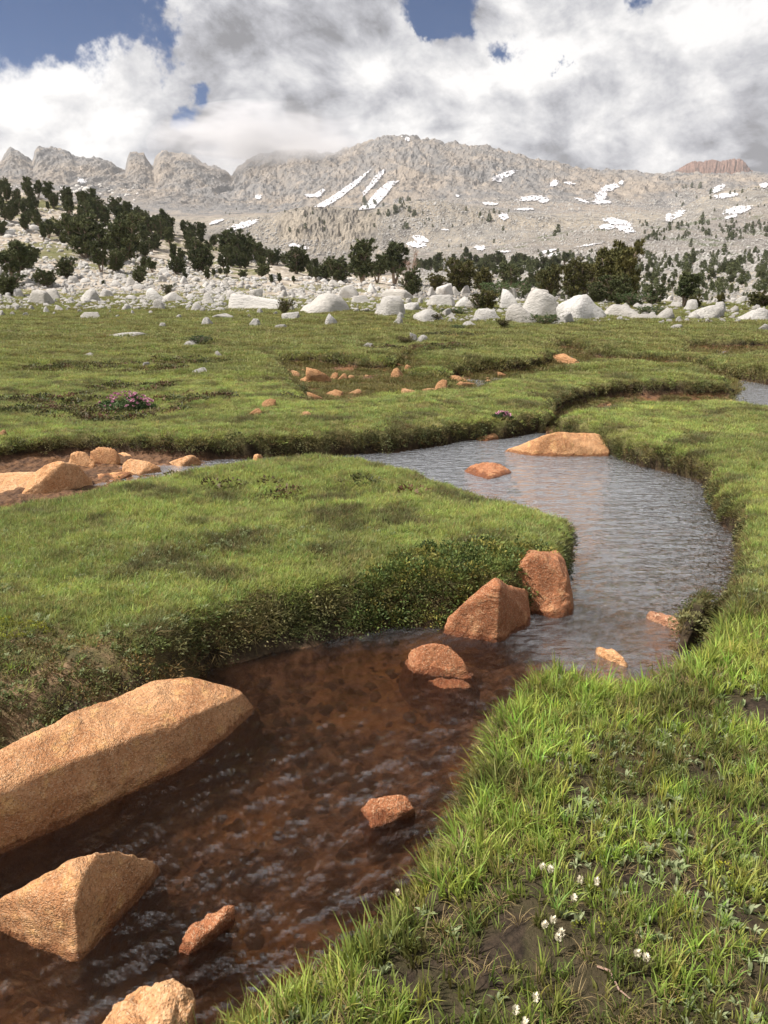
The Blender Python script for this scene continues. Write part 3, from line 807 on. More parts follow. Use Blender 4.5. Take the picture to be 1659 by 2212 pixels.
hero('rock', 'knobbly orange rock at the bottom edge half hidden by grey-green leaves',
     [(205, 2260, .02), (285, 2155, .06), (308, 2128, .11), (345, 2136, .12), (392, 2150, .08), (402, 2185, .05), (340, 2250, .08), (260, 2330, .04), (400, 2330, .04)], m_tan, rough=.03, freq=20, k=6)
hero('rock', 'rounded rust rock alone in the narrow part of the stream, below the pointed rock',
     [(876, 1432, 0), (888, 1402, .09), (925, 1388, .14), (970, 1396, .13), (1010, 1432, .07), (1034, 1452, .02), (1025, 1468, 0), (960, 1462, 0), (900, 1455, 0)], m_rust, rough=.026, freq=8, k=6)
hero('rock', 'low rust stone awash just in front of the rounded rust rock',
     [(925, 1472, .0), (950, 1462, .02), (1005, 1468, .02), (1020, 1485, 0), (960, 1490, 0)], m_rust, rough=.012, freq=16, k=4)
hero('rock', 'pointed pyramid-like rust rock against the mossy bank at the foot of the pool',
     [(968, 1332, .08), (960, 1366, 0), (1040, 1372, 0), (1092, 1384, 0), (1143, 1352, 0), (1130, 1315, .12), (985, 1318, .14), (1068, 1257, .30), (1078, 1275, .28)], m_rust, rough=.022, freq=7, k=6, p=240, chips=4,
     extra=[(.78, 3.85, .12), (.50, 3.85, .08)])
hero('rock', 'block-shaped rust rock with mossy top at the corner of the grassy island',
     [(1096, 1252, .18), (1148, 1203, .31), (1168, 1196, .31), (1203, 1212, .29), (1100, 1236, .22), (1232, 1250, .2), (1236, 1305, 0), (1190, 1334, 0), (1142, 1325, 0), (1115, 1290, .08)], m_rust, rough=.026, freq=6, k=6,
     extra=[(1.05, 4.3, .2), (.85, 4.3, .2)])
hero('rock', 'small rust rock tucked under the near grass bank of the lower stream',
     [(783, 1748, 0), (800, 1727, .05), (868, 1722, .05), (892, 1745, .03), (845, 1778, 0), (800, 1788, 0)], m_rust, rough=.02, freq=14, k=5)
hero('rock', 'low rounded rust rock with water all around, in the upper pool',
     [(998, 1018, 0), (1108, 1022, 0), (1055, 1036, 0), (1012, 1004, .05), (1050, 997, .08), (1088, 1003, .06)], m_rust, rough=.012, freq=9, k=5)
hero('rock', 'long low orange rock with two humps at the far side of the upper pool',
     [(1090, 974, .0), (1150, 985, 0), (1318, 986, 0), (1178, 941, .2), (1200, 938, .21), (1235, 951, .15), (1288, 939, .18), (1310, 962, .08), (1130, 962, .07)], m_orange, rough=.03, freq=4, k=5)
hero('rock', 'rounded orange rock under the far grass bank left of the two-humped rock',
     [(996, 946, 0), (1050, 953, 0), (1110, 943, 0), (1018, 916, .14), (1058, 907, .18), (1095, 911, .17), (1111, 926, .09)], m_orange, rough=.02, freq=6, k=5)
hero('rock', 'flat dark brown stone poking from the right bank of the pool',
     [(1394, 1328, .02), (1402, 1321, .04), (1458, 1325, .06), (1485, 1345, .06), (1475, 1366, 0), (1430, 1350, 0)], m_sunk, rough=.012, freq=14, k=4)
hero('rock', 'flat beige stone at the grass edge where the pool spills over',
     [(1288, 1398, .03), (1330, 1402, .05), (1362, 1422, .05), (1350, 1432, .02), (1300, 1412, .02)], m_tan, rough=.01, freq=14, k=4)
# dry-stone group at the left end of the upper channel
hero('boulder', 'large slanting tan slab, the biggest stone in the dry left end of the upper channel',
     [(40, 1072, 0), (110, 1062, 0), (190, 1040, .0), (196, 1034, .06), (170, 1008, .2), (140, 997, .27), (122, 992, .28), (98, 1003, .24), (65, 1025, .14)], m_tan, rough=.02, freq=6, k=6, p=200, cat='boulder')
hero('rock', 'flat tan ledge left of the large slanting slab', [(-60, 1072, 0), (50, 1070, 0), (80, 1030, .05), (85, 1017, .08), (30, 1018, .09), (-60, 1030, .09)], m_tan, rough=.015, freq=8, k=5)
hero('rock', 'upright tan stone behind the large slanting slab', [(148, 1008, 0), (152, 973, .16), (165, 972, .17), (188, 979, .14), (205, 1000, .05), (200, 1012, 0)], m_tan, rough=.02, freq=8, k=5)
hero('rock', 'brownish square stone between the upright stone and the small flat stone', [(193, 1004, 0), (196, 975, .13), (215, 968, .17), (246, 972, .16), (256, 995, .05), (235, 1006, 0)], m_orange, rough=.025, freq=8, k=5)
hero('rock', 'small flat stone lying against the undercut bank', [(250, 992, 0), (252, 980, .05), (270, 977, .07), (286, 983, .06), (288, 992, 0)], m_tan, rough=.01, freq=8, k=4)
hero('rock', 'long tan block with a flat face next to the grass of the island', [(265, 1022, 0), (266, 1001, .08), (280, 992, .12), (325, 1000, .09), (347, 1010, .04), (330, 1020, 0), (300, 1026, 0)], m_tan, rough=.015, freq=7, k=5)
hero('rock', 'narrow tan stone lying in the dark channel water, right end of the stone group', [(360, 1002, 0), (385, 992, .06), (418, 984, .1), (434, 996, .04), (425, 1004, 0), (390, 1008, 0)], m_tan, rough=.02, freq=7, k=5)
hero('rock', 'thin rust slab lying flat between the two largest tan stones', [(195, 1032, 0), (215, 1022, .04), (250, 1016, .05), (285, 1022, .03), (260, 1036, 0), (215, 1042, 0)], m_orange, rough=.02, freq=7, k=5)
hero('rock', 'tiny tan dome of stone at the far edge of the grassy island', [(546, 992, .2), (549, 985, .27), (556, 982, .29), (564, 985, .27), (568, 992, .2)], m_tan, rough=.01, freq=7, k=4)

# generic stones at measured places
ORV = [boulder_mesh(40 + i, 3, mat=m_orange, name='stone') for i in range(5)]
TNV = [boulder_mesh(50 + i, 3, mat=m_tan, name='stone') for i in range(5)]
GRV = [boulder_mesh(60 + i, 4 if i < 8 else 3, mat=m_gran, name='stone', rough=.045, p=220 if i % 2 else 120) for i in range(14)]
def stone(px, py, w, h, var, i, label, group=None, name='rock', cat='rock', depth=.8, rot=None, x=None, sink=.04):
    X, Yp, Zp = hit(px, py) if x is None else x
    sl = math.hypot(Yp, EYE - Zp)
    k = sl / FOC / math.cos(math.atan((1106 - py) / FOC)) * 1.0
    wm = w * k; hm = max(h * k * 1.02 - 0.0, .02)
    ang = random.uniform(-.5, .5) if rot is None else rot
    o = link(name, var[i % len(var)])
    o.location = (X, Yp + wm * depth * .4, Zp - hm * sink)
    o.scale = (wm * 1.05, wm * depth, hm * (1 + sink)); o.rotation_euler = (random.uniform(-.08, .08), random.uniform(-.08, .08), ang if random.random() < .5 else ang + math.pi)
    return tag(o, label, cat, group)

MID = [  # stones of the upper rills: px, base y, w, h, label
    (631, 815, 47, 14, 'thin pale orange slab propped at the left end of the upper rill', 1), (687, 828, 52, 32, 'largest round orange stone in the left cluster of the upper rill', 0),
    (657, 829, 40, 14, 'low orange stone in front of the largest round stone of the upper rill', 0), (721, 821, 19, 15, 'small orange stone right of the largest round stone of the upper rill', 0),
    (739, 822, 23, 14, 'squat orange stone, middle of the three small ones right of the round stone', 0), (759, 820, 18, 9, 'pale wedge stone at the right end of the left rill cluster', 1),
    (682, 866, 32, 18, 'left of two orange stones lying in the grass below the rill', 0), (720, 858, 38, 15, 'right of two orange stones lying in the grass below the rill', 0),
    (766, 851, 32, 9, 'flat grey-brown slab in the muddy hollow', 1), (861, 817, 30, 20, 'blocky orange stone at the bend of the rill', 0), (883, 800, 25, 12, 'orange stone behind the blocky bend stone, on its right', 0),
    (862, 794, 25, 10, 'small orange stone behind the blocky bend stone, on its left', 0), (886, 851, 44, 9, 'low tan stone flush with the grass in front of the rill', 1),
    (952, 842, 28, 20, 'round orange stone at the left of the right rill cluster', 0), (988, 826, 45, 13, 'flat orange stone at the back of the right rill cluster', 0),
    (997, 838, 40, 14, 'orange stone at the middle of the right rill cluster', 0), (1016, 835, 27, 10, 'small orange stone at the right end of the right rill cluster', 0),
    (932, 844, 38, 5, 'thin tan slab at the foot of the round orange rill stone', 1), (577, 880, 33, 17, 'orange block in the grass above the long far bank', 0), (551, 896, 30, 12, 'low orange stone left of and below the orange block', 0),
    (660, 899, 30, 8, 'half-buried tan stone in the grass in front of the rill', 1), (1087, 815, 20, 11, 'orange stone in the dark cut between the grass lobes', 0),
    (1228, 791, 62, 24, 'smooth red-orange boulder blocking the cut between the far grass lobes', 0), (0, 943, 26, 14, 'small tan stone at the left picture edge above the channel bank', 1)]
for i, (a, b_, c, d, lab, tn) in enumerate(MID):
    stone(a, b_, c, d, TNV if tn else ORV, i, lab, 'iron-stained stones along the rills', depth=.7)

BIG = [  # the white boulder band: px, base y, w, h, label
    (85, 656, 48, 26, 'rounded white boulder in the left part of the boulder band'), (115, 646, 38, 20, 'white boulder just behind the rounded one in the left part of the band'),
    (185, 653, 50, 26, 'broad white boulder with flat top, left of the centre of the left band'), (229, 642, 45, 17, 'long dark-spotted white boulder on the left meadow edge'),
    (335, 649, 42, 24, 'tilted white block in the left boulder band'), (372, 652, 40, 19, 'low round white boulder right of the tilted block'), (342, 667, 28, 18, 'small white boulder under the tilted block'),
    (418, 672, 38, 18, 'clean-edged white boulder at the meadow edge left of the long slab'), (448, 658, 30, 22, 'white boulder left of the long pale slab'), (550, 668, 120, 26, 'very long pale flat slab in the middle of the boulder band'),
    (700, 676, 118, 38, 'huge sloping pale slab left of the centre of the boulder band'), (753, 644, 44, 26, 'upright white block with shaded side above the huge sloping slab'), (780, 655, 44, 15, 'low white rock right of the upright white block'),
    (802, 632, 28, 18, 'small white block on the rise behind the boulder band'), (858, 645, 68, 18, 'long tilted white slab lying behind the largest central boulder'), (836, 682, 72, 38, 'great leaning pale boulder at the centre of the band'),
    (880, 672, 52, 17, 'low pinkish boulder at the right foot of the great leaning boulder'), (867, 688, 26, 12, 'small white boulder in the grass in front of the leaning one'), (858, 700, 24, 14, 'small pale stone on the meadow below the leaning boulder'),
    (930, 694, 58, 24, 'wide pale boulder at the meadow edge right of the centre'), (965, 682, 24, 14, 'small white stone behind the wide pale boulder'), (978, 688, 28, 10, 'low white stone right of the wide pale boulder'),
    (932, 638, 18, 16, 'small rounded block, left of three behind the band'), (961, 638, 34, 22, 'peaked white block, middle of three behind the band'), (983, 638, 24, 17, 'blocky white rock, right of three behind the band'),
    (1005, 634, 18, 16, 'small leaning white rock below the low olive pine'), (950, 660, 66, 20, 'broad pale rock in the thick of the band beside the pines'), (1000, 664, 40, 22, 'pale boulder left of the low olive pine'),
    (1032, 668, 50, 18, 'long pale boulder below the low olive pine'), (1060, 690, 64, 20, 'long white boulder on the meadow edge left of the great outcrop'), (1106, 668, 48, 40, 'tall pale rock at the left end of the great outcrop'),
    (1180, 684, 128, 54, 'great peaked granite outcrop, highest rock of the band'), (1132, 697, 70, 38, 'pale rounded front lobe of the great outcrop'), (1270, 690, 106, 48, 'huge rounded white rock forming the right end of the great outcrop'),
    (1222, 696, 46, 19, 'rounded grey-white boulder in front of the great outcrop'), (1208, 702, 40, 7, 'flat white slab on the grass in front of the great outcrop'), (1104, 646, 32, 22, 'pale block on the back of the great outcrop, left'),
    (1168, 642, 34, 18, 'white block on the back of the great outcrop'), (1015, 705, 34, 10, 'flat lozenge-shaped stone lying in the meadow'), (1350, 686, 72, 26, 'broad low white rock right of the huge rounded one'),
    (1400, 690, 70, 10, 'long flat apron of pale rock at the meadow edge'), (1441, 690, 40, 24, 'peaked white boulder near the right trees'), (1403, 674, 28, 16, 'small peaked white boulder behind a green shrub'),
    (1493, 672, 32, 22, 'square white boulder with shaded foot on the right'), (1530, 690, 74, 30, 'big pale whaleback rock on the right'), (1562, 676, 30, 22, 'white boulder leaning on the whaleback rock'),
    (1634, 692, 72, 24, 'pale rock at the right picture edge'), (1652, 715, 26, 14, 'rounded pinkish stone in the grass at the right picture edge'), (1468, 708, 30, 6, 'flat pale stone in the right meadow'),
    (708, 702, 40, 22, 'cube-like white boulder standing alone in the meadow'), (550, 703, 30, 13, 'short pale block alone in the meadow'), (627, 690, 36, 15, 'low pale boulder with dark foot in the meadow'),
    (446, 702, 28, 15, 'small peaked white boulder in the meadow below the band'), (478, 688, 48, 9, 'flat pale slab in the grass left of the centre'), (195, 689, 44, 13, 'low wide pale stone with reddish plants beside it'),
    (122, 672, 28, 12, 'small pale block in the left meadow'), (605, 708, 26, 6, 'thin flat stone in the meadow grass'), (347, 706, 18, 8, 'little pale stone in the left meadow'),
    (258, 729, 100, 8, 'long low slab lying flush in the left meadow'), (405, 746, 62, 9, 'flat pale slab next to a small bush in the meadow'), (473, 770, 20, 11, 'small round pale stone in the middle left meadow'),
    (430, 808, 40, 12, 'tan stone with flat top in the middle of the left meadow'), (313, 793, 20, 10, 'pale stone sunk in a dark hollow of the left meadow'), (194, 770, 38, 7, 'low pale stone in the left meadow grass'),
    (796, 751, 30, 9, 'low pale stone in the central meadow'), (893, 738, 14, 18, 'small upright white stone beside a heather cushion'), (912, 738, 34, 13, 'low pale stone touching the small upright white one')]
for i, (a, b_, c, d, lab) in enumerate(BIG):
    stone(a, b_, c, d, GRV, i * 5 + 3, lab, None, name='boulder', cat='boulder', depth=.6 if c > 60 else .8, sink=.1)

taken = [(a, b_ - d / 2, c, d) for a, b_, c, d, _ in BIG]
def clear(px, py, w, f=.45):
    return all(abs(px - a) > (c + w) * f or abs(py - b_) > (d + w * .4) * f * 1.1 for a, b_, c, d in taken)
made = 0; tries = 0
while made < 215 and tries < 9000:
    tries += 1
    px = random.uniform(-60, 1720)
    if px < 900: py = random.triangular(560 if px < 400 else 610, 690, 650 if px > 300 else 640)
    else: py = random.triangular(640, 702, 668)
    if py < np.interp(px, [0, 300, 600, 900, 1659], [590, 590, 600, 632, 652]): continue
    w = random.choice([8, 10, 12, 14, 18, 24]) * random.uniform(.8, 1.2)
    if not clear(px, py - w * .3, w): continue
    h = w * random.uniform(.4, .75)
    taken.append((px, py - h / 2, w, h)); made += 1
    zone = ('left' if px < 500 else ('central' if px < 1000 else 'right'))
    stone(px, py, w, h, GRV, random.randrange(14), by_landmark(px, py, w, h, 'white stone', [(q[0], q[1], q[4]) for q in BIG]),
          'small boulders of the boulder band', name='boulder', cat='boulder', sink=.12)

# ------------------------------------------------------------------ snow patches lying on the slopes
m1 = cuts[3]
cp_, sp_ = math.cos(PITCH), math.sin(PITCH)
def project(x, y, z):
    yy = y * cp_ - (z - EYE) * sp_; zz = y * sp_ + (z - EYE) * cp_
    return 829.5 + FOC * x / yy, 1106 - FOC * zz / yy
PX, PY = project(XX, YY, Z)
SNOW = [  # polygon or ellipse (cx, cy, rx, ry, tilt)
    [(808, 362), (775, 398), (738, 428), (703, 450), (676, 449), (716, 427), (762, 394)], [(836, 366), (822, 388), (797, 415), (783, 428), (783, 418), (805, 388), (822, 370)],
    [(866, 391), (850, 403), (833, 425), (808, 452), (768, 458), (792, 440), (812, 415), (838, 394)], [(655, 421), (682, 420), (697, 407), (704, 414), (690, 428), (662, 428)],
    (558, 427, 8, 6, 0), (178, 393, 13, 6, .4), (645, 534, 27, 6, .2), (467, 481, 18, 4, -.3), (525, 488, 38, 7, -.3), (1088, 381, 30, 7, -.35), (1075, 390, 12, 5, .3), (1197, 398, 12, 8, -.6), (1232, 398, 14, 3, .1),
    (1316, 408, 24, 9, -.3), (1298, 425, 15, 12, -.3), (1300, 438, 22, 5, 0), (1258, 435, 20, 3, .3), (1341, 397, 7, 5, -.7), (1058, 442, 20, 4, .1), (1150, 430, 36, 6, -.1), (1175, 436, 14, 5, 0), (1132, 454, 22, 3, 0), (1088, 470, 12, 8, .2),
    (1550, 410, 20, 7, -.5), (1650, 402, 11, 6, -.2), (880, 302, 5, 6, -.9), (869, 297, 4, 2, 0), (908, 518, 20, 9, .3), (900, 530, 24, 8, 0), (1037, 537, 14, 6, .1), (1335, 482, 36, 8, .2), (1350, 496, 24, 9, .3), (1310, 492, 20, 7, 0), (1462, 466, 22, 7, -.5),
    (1568, 424, 32, 6, -.1), (1595, 455, 36, 9, -.2), (1580, 470, 18, 4, -.2), (1182, 545, 22, 4, -.2), (1195, 552, 14, 5, -.2), (1272, 531, 28, 2.4, -.15), (1090, 545, 14, 2.5, 0), (960, 498, 12, 2, 0), (988, 425, 6, 3, .2), (1445, 472, 10, 10, -.6)]
SL = [('the narrow streak', 'long thin snow streak curving down the gully of the central peak'), ('', 'short snow streak in the middle of the gully group below the peak'), ('', 'widest snow streak at the foot of the central peak gullies'), ('', 'hooked snow patch left of the gully streaks')]
pos_word = lambda x, y: ('left' if x < 600 else 'central' if x < 1000 else 'right of centre' if x < 1250 else 'right')
seen = {}
for si, sh in enumerate(SNOW):
    if isinstance(sh, list):
        pl = np.array(sh, float); lo, hi = pl.min(0), pl.max(0)
    else:
        cx, cy, rx, ry, an = sh; r_ = max(rx, ry) * 1.4; lo = np.array([cx - r_, cy - r_]); hi = np.array([cx + r_, cy + r_])
    sub = (PX > lo[0] - 2) & (PX < hi[0] + 2) & (PY > lo[1] - 2) & (PY < hi[1] + 2)
    sub[:cuts[2]] = False
    vis = np.maximum.accumulate(np.where(np.isfinite(S_grid), S_grid, -9), axis=0) <= S_grid + 1e-4
    sub &= vis
    ri, ci = np.where(sub)
    if len(ri) == 0: continue
    # keep the nearest run of rows
    r0, r1b, c0, c1 = ri.min(), min(ri.max() + 2, NY - 1), max(ci.min() - 1, 0), min(ci.max() + 2, NT - 1)
    fr_ = np.linspace(r0, r1b, (r1b - r0) * 5 + 1); fc_ = np.linspace(c0, c1, (c1 - c0) * 7 + 1)
    RR, CC = np.meshgrid(fr_, fc_, indexing='ij')
    a0 = np.minimum(RR.astype(int), NY - 2); b0 = np.minimum(CC.astype(int), NT - 2); fa = RR - a0; fb_ = CC - b0
    def bil(A): return (A[a0, b0] * (1 - fb_) + A[a0, b0 + 1] * fb_) * (1 - fa) + (A[a0 + 1, b0] * (1 - fb_) + A[a0 + 1, b0 + 1] * fb_) * fa
    gx_, gy_, gz_ = bil(GX), bil(GY), bil(Z)
    qx, qy = project(gx_, gy_, gz_)
    jit = 5.0 * fbm2(qx / 6, qy / 3, 5, .7); jit2 = 5.0 * fbm2(qx / 6 + 30, qy / 3, 5, .7)
    ux, uy = qx + jit, qy + jit2 * .6
    if isinstance(sh, list): msk = inside(np.stack([ux.ravel(), uy.ravel()], 1), pl).reshape(ux.shape)
    else:
        ca, sa = math.cos(an), math.sin(an); X_ = (ux - cx) * ca + (uy - cy) * sa; Y_ = -(ux - cx) * sa + (uy - cy) * ca
        msk = (X_ / rx) ** 2 + (Y_ / ry) ** 2 + 1.1 * fbm2(qx / 9, qy / 3 + 7, 4, .65) < .85
    msk &= fbm2(qx / 6, qy / 4 + 70, 3, .5) > -.34
    h_, w_ = msk.shape
    fm = msk[:-1, :-1] & msk[1:, :-1] & msk[:-1, 1:] & msk[1:, 1:]
    i_, j_ = np.where(fm)
    if len(i_) < 4: continue
    F = np.stack([i_ * w_ + j_, i_ * w_ + j_ + 1, (i_ + 1) * w_ + j_ + 1, (i_ + 1) * w_ + j_], 1)
    u, inv = np.unique(F, return_inverse=True); F = inv.reshape(F.shape)
    V = np.stack([gx_.ravel()[u], gy_.ravel()[u], gz_.ravel()[u] + gy_.ravel()[u] * .0012], 1)
    o = link('snow_patch', make_mesh('snow_patch', V, F, m_snow))
    if si < 4: lab = SL[si][1]; grp = None
    else:
        cyy = (lo[1] + hi[1]) / 2; cxx = (lo[0] + hi[0]) / 2
        band = 'high on the ridge' if cyy < 415 else ('on the lower mountain slope' if cyy < 463 else 'on the talus below the cliffs')
        lab = 'irregular snow patch %s, %s' % (band, pos_word(cxx, cyy)); grp = 'snow patches ' + band
    tag(o, lab, 'snow patch', grp)
#@@REST@@
# ------------------------------------------------------------------ scattering of uncountable small growth and stones
def scatter(name, label, cat, P, rot, scl, idx, tint, protos):
    """points carrying attributes; geometry nodes put one of the prototypes on each"""
    col = bpy.data.collections.new(name + '_kinds')
    for i, me in enumerate(protos):
        col.objects.link(bpy.data.objects.new('%s_kind_%02d' % (name, i), me))
    me = bpy.data.meshes.new(name); me.vertices.add(len(P)); me.vertices.foreach_set('co', np.asarray(P, np.float32).ravel())
    for an, dt, key, val in (('rot', 'FLOAT_VECTOR', 'vector', rot), ('scl', 'FLOAT_VECTOR', 'vector', scl), ('idx', 'INT', 'value', idx), ('tint', 'FLOAT_COLOR', 'color', tint)):
        a = me.attributes.new(an, dt, 'POINT')
        v = np.asarray(val, np.int32 if dt == 'INT' else np.float32)
        if dt == 'FLOAT_COLOR': v = np.concatenate([v, np.ones((len(v), 1), np.float32)], 1)
        a.data.foreach_set(key, v.ravel().astype(np.int32 if dt == 'INT' else np.float32))
    o = link(name, me)
    ng = bpy.data.node_groups.new(name + '_scatter', 'GeometryNodeTree')
    ng.interface.new_socket('Geometry', in_out='INPUT', socket_type='NodeSocketGeometry')
    ng.interface.new_socket('Geometry', in_out='OUTPUT', socket_type='NodeSocketGeometry')
    n = ng.nodes; l = ng.links
    gi = n.new('NodeGroupInput'); go = n.new('NodeGroupOutput')
    mpn = n.new('GeometryNodeMeshToPoints'); ci = n.new('GeometryNodeCollectionInfo'); ci.inputs['Collection'].default_value = col
    ci.inputs['Separate Children'].default_value = True; ci.inputs['Reset Children'].default_value = True
    iop = n.new('GeometryNodeInstanceOnPoints'); iop.inputs['Pick Instance'].default_value = True
    def na(nm, dt):
        a = n.new('GeometryNodeInputNamedAttribute'); a.data_type = dt; a.inputs['Name'].default_value = nm; return a.outputs['Attribute']
    l.new(gi.outputs[0], mpn.inputs[0]); l.new(mpn.outputs[0], iop.inputs['Points']); l.new(ci.outputs[0], iop.inputs['Instance'])
    l.new(na('idx', 'INT'), iop.inputs['Instance Index']); l.new(na('rot', 'FLOAT_VECTOR'), iop.inputs['Rotation']); l.new(na('scl', 'FLOAT_VECTOR'), iop.inputs['Scale'])
    l.new(iop.outputs[0], go.inputs[0])
    md = o.modifiers.new('scatter', 'NODES'); md.node_group = ng
    return tag(o, label, cat, kind='stuff')

def blades_mesh(name, n, h0, h1, wid, spread, lean, seed, mat, segs=3, curl=.5, flat_tip=False):
    g = np.random.default_rng(seed); V = []; F = []; A = []
    for i in range(n):
        an = g.uniform(0, 2 * math.pi); r = spread * math.sqrt(g.uniform()); b = np.array([math.cos(an) * r, math.sin(an) * r, -.006])
        h = g.uniform(h0, h1); la = an + g.normal() * .9; ll = abs(g.normal(lean, lean * .6)); w = wid * g.uniform(.7, 1.25)
        ld = np.array([math.cos(la), math.sin(la), 0]); fa = la + math.pi / 2 + g.normal() * .8; wd_ = np.array([math.cos(fa), math.sin(fa), 0]) * w / 2
        base = len(V)
        for k in range(segs + 1):
            t = k / segs; th = ll * (t + curl * t * t)
            c = b + ld * h * math.sin(min(th, 1.6)) * t + np.array([0, 0, h * t * math.cos(min(th * .7, 1.5))])
            ww = (1 - t ** 2.2) if not flat_tip else math.sin(math.pi * min(.98, .12 + .86 * t)) ** .7
            if k == segs: V.append(c); A.append(1)
            else: V += [c - wd_ * ww, c + wd_ * ww]; A += [t, t]
        for k in range(segs - 1): F += [(base + 2 * k, base + 2 * k + 1, base + 2 * k + 3), (base + 2 * k, base + 2 * k + 3, base + 2 * k + 2)]
        k = segs - 1; F.append((base + 2 * k, base + 2 * k + 1, base + 2 * k + 2))
    return make_mesh(name, V, F, mat, True, {'along': ('FLOAT', A)})

def leafy_mesh(name, n, h, spread, leaf, seed, mat, up=.6, wide=.45):
    """low cushion of small leaves"""
    g = np.random.default_rng(seed); V = []; F = []; A = []
    for i in range(n):
        an = g.uniform(0, 2 * math.pi); r = spread * math.sqrt(g.uniform()); zz = h * (1 - (r / spread) ** 2) * g.uniform(.35, 1)
        b = np.array([math.cos(an) * r, math.sin(an) * r, zz]); d = np.array([math.cos(an) + g.normal() * .6, math.sin(an) + g.normal() * .6, up + g.normal() * .4]); d /= np.linalg.norm(d)
        s = np.cross(d, g.normal(size=3)); s /= np.linalg.norm(s); L = leaf * g.uniform(.6, 1.3); k = len(V)
        V += [b, b + d * L * .5 + s * L * wide * .5, b + d * L, b + d * L * .5 - s * L * wide * .5]; F += [(k, k + 1, k + 2), (k, k + 2, k + 3)]; A += [.5, .8, 1, .8]
    return make_mesh(name, V, F, mat, False, {'along': ('FLOAT', A)})

def sample(n, y0, y1, tmax=.62, power=1.0, seed=0):
    g = np.random.default_rng(seed)
    y = np.exp(g.uniform(math.log(y0), math.log(y1), n)) if power == 1.0 else (g.uniform(y0 ** power, y1 ** power, n)) ** (1 / power)
    return g.uniform(-1, 1, n) * (tmax * y + 1.35), y, g

def settle(x, y):
    """position, tilt and masks of points growing on the meadow"""
    X, Yp, z, d, bank, s = ground(x, y)
    e = .03; o = 0 * x; zl = land_z(x, y)
    a = np.stack([o + e, o, land_z(x + e, y) - zl], 1); b = np.stack([o, o + e, land_z(x, y + e) - zl], 1)
    q = np.where((d < .6) & (s > .3))[0]
    if len(q):
        Xa, Ya, za, *_ = ground(x[q] + e, y[q]); Xb, Yb_, zb, *_ = ground(x[q], y[q] + e)
        a[q] = np.stack([Xa - X[q], Ya - Yp[q], za - z[q]], 1); b[q] = np.stack([Xb - X[q], Yb_ - Yp[q], zb - z[q]], 1)
    n = np.cross(a, b); n /= np.linalg.norm(n, axis=1)[:, None] + 1e-9; n[n[:, 2] < 0] *= -1
    return X, Yp, z, d, bank, s, n

def tilt_euler(n, amount, g, yaw=None):
    """euler angles that lean +Z part of the way towards the normal, with a random turn"""
    up = np.array([0, 0, 1.]); v = up * (1 - amount) + n * amount; v /= np.linalg.norm(v, axis=1)[:, None]
    # rotation XYZ: lean about x and y, turn about z first -> use matrix R = lean * turn
    ang = g.uniform(0, 2 * np.pi, len(v)) if yaw is None else yaw
    ca, sa = np.cos(ang), np.sin(ang)
    xa = np.stack([ca, sa, 0 * ca], 1); xa -= v * (xa * v).sum(1)[:, None]; xa /= np.linalg.norm(xa, axis=1)[:, None]
    ya = np.cross(v, xa)
    ey = np.arcsin(np.clip(-xa[:, 2], -1, 1)); ex = np.arctan2(ya[:, 2], v[:, 2]); ez = np.arctan2(xa[:, 1], xa[:, 0])
    return np.stack([ex, ey, ez], 1)

G_FRESH = np.array([.345, .395, .115]); G_MID = np.array([.250, .285, .088]); G_OLIVE = np.array([.300, .285, .125]); G_DARK = np.array([.120, .112, .050])
G_STRAW = np.array([.36, .27, .13]); G_RED = np.array([.20, .10, .05])
def grass_tint(x, y, g, bank):
    a = fbm2(x * .55 + 5, y * .9, 4, .6)[:, None]; b = fbm2(x * 2.7, y * 4 + 11, 3, .6)[:, None]; c = fbm2(x * 1.5 + 60, y * 2.2 + 9, 5, .65)[:, None]
    t = lerp(G_MID, G_FRESH, sstep(a, -.25, .25)); far = sstep(y, 8, 20)[:, None]
    t = lerp(t, G_OLIVE, np.clip(sstep(b, -.05, .5) * .6 + .45 * far, 0, .9))
    t = lerp(t, G_DARK, .9 * sstep(c, .0, .32) * (1 - far * .2)); e_ = fbm2(x * 8, y * 12, 2)[:, None]; t = t * (1 + .42 * e_)
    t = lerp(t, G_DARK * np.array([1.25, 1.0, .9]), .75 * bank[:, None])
    t = t * g.uniform(.75, 1.3, (len(x), 1)) * (1 + .10 * g.normal(size=(len(x), 3)))
    return np.clip(t, .01, .9)

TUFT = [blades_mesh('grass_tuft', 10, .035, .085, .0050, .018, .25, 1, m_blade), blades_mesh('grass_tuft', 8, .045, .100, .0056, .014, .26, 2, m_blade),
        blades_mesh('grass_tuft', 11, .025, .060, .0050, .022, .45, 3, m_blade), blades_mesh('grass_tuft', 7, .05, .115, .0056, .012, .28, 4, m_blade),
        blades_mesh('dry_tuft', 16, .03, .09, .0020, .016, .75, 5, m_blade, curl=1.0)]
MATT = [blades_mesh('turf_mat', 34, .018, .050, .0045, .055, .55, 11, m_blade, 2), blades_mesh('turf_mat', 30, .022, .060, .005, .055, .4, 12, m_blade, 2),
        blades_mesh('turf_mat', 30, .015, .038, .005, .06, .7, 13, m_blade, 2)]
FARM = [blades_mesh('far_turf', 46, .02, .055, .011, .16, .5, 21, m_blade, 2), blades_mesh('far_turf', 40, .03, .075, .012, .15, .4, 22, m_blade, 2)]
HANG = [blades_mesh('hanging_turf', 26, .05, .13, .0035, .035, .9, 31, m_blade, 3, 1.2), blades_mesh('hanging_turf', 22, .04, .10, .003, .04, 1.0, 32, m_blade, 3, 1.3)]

def visible(x, y, z, m=60):
    return (np.abs(x) < .57 * y + 1.35) & (y > .75)

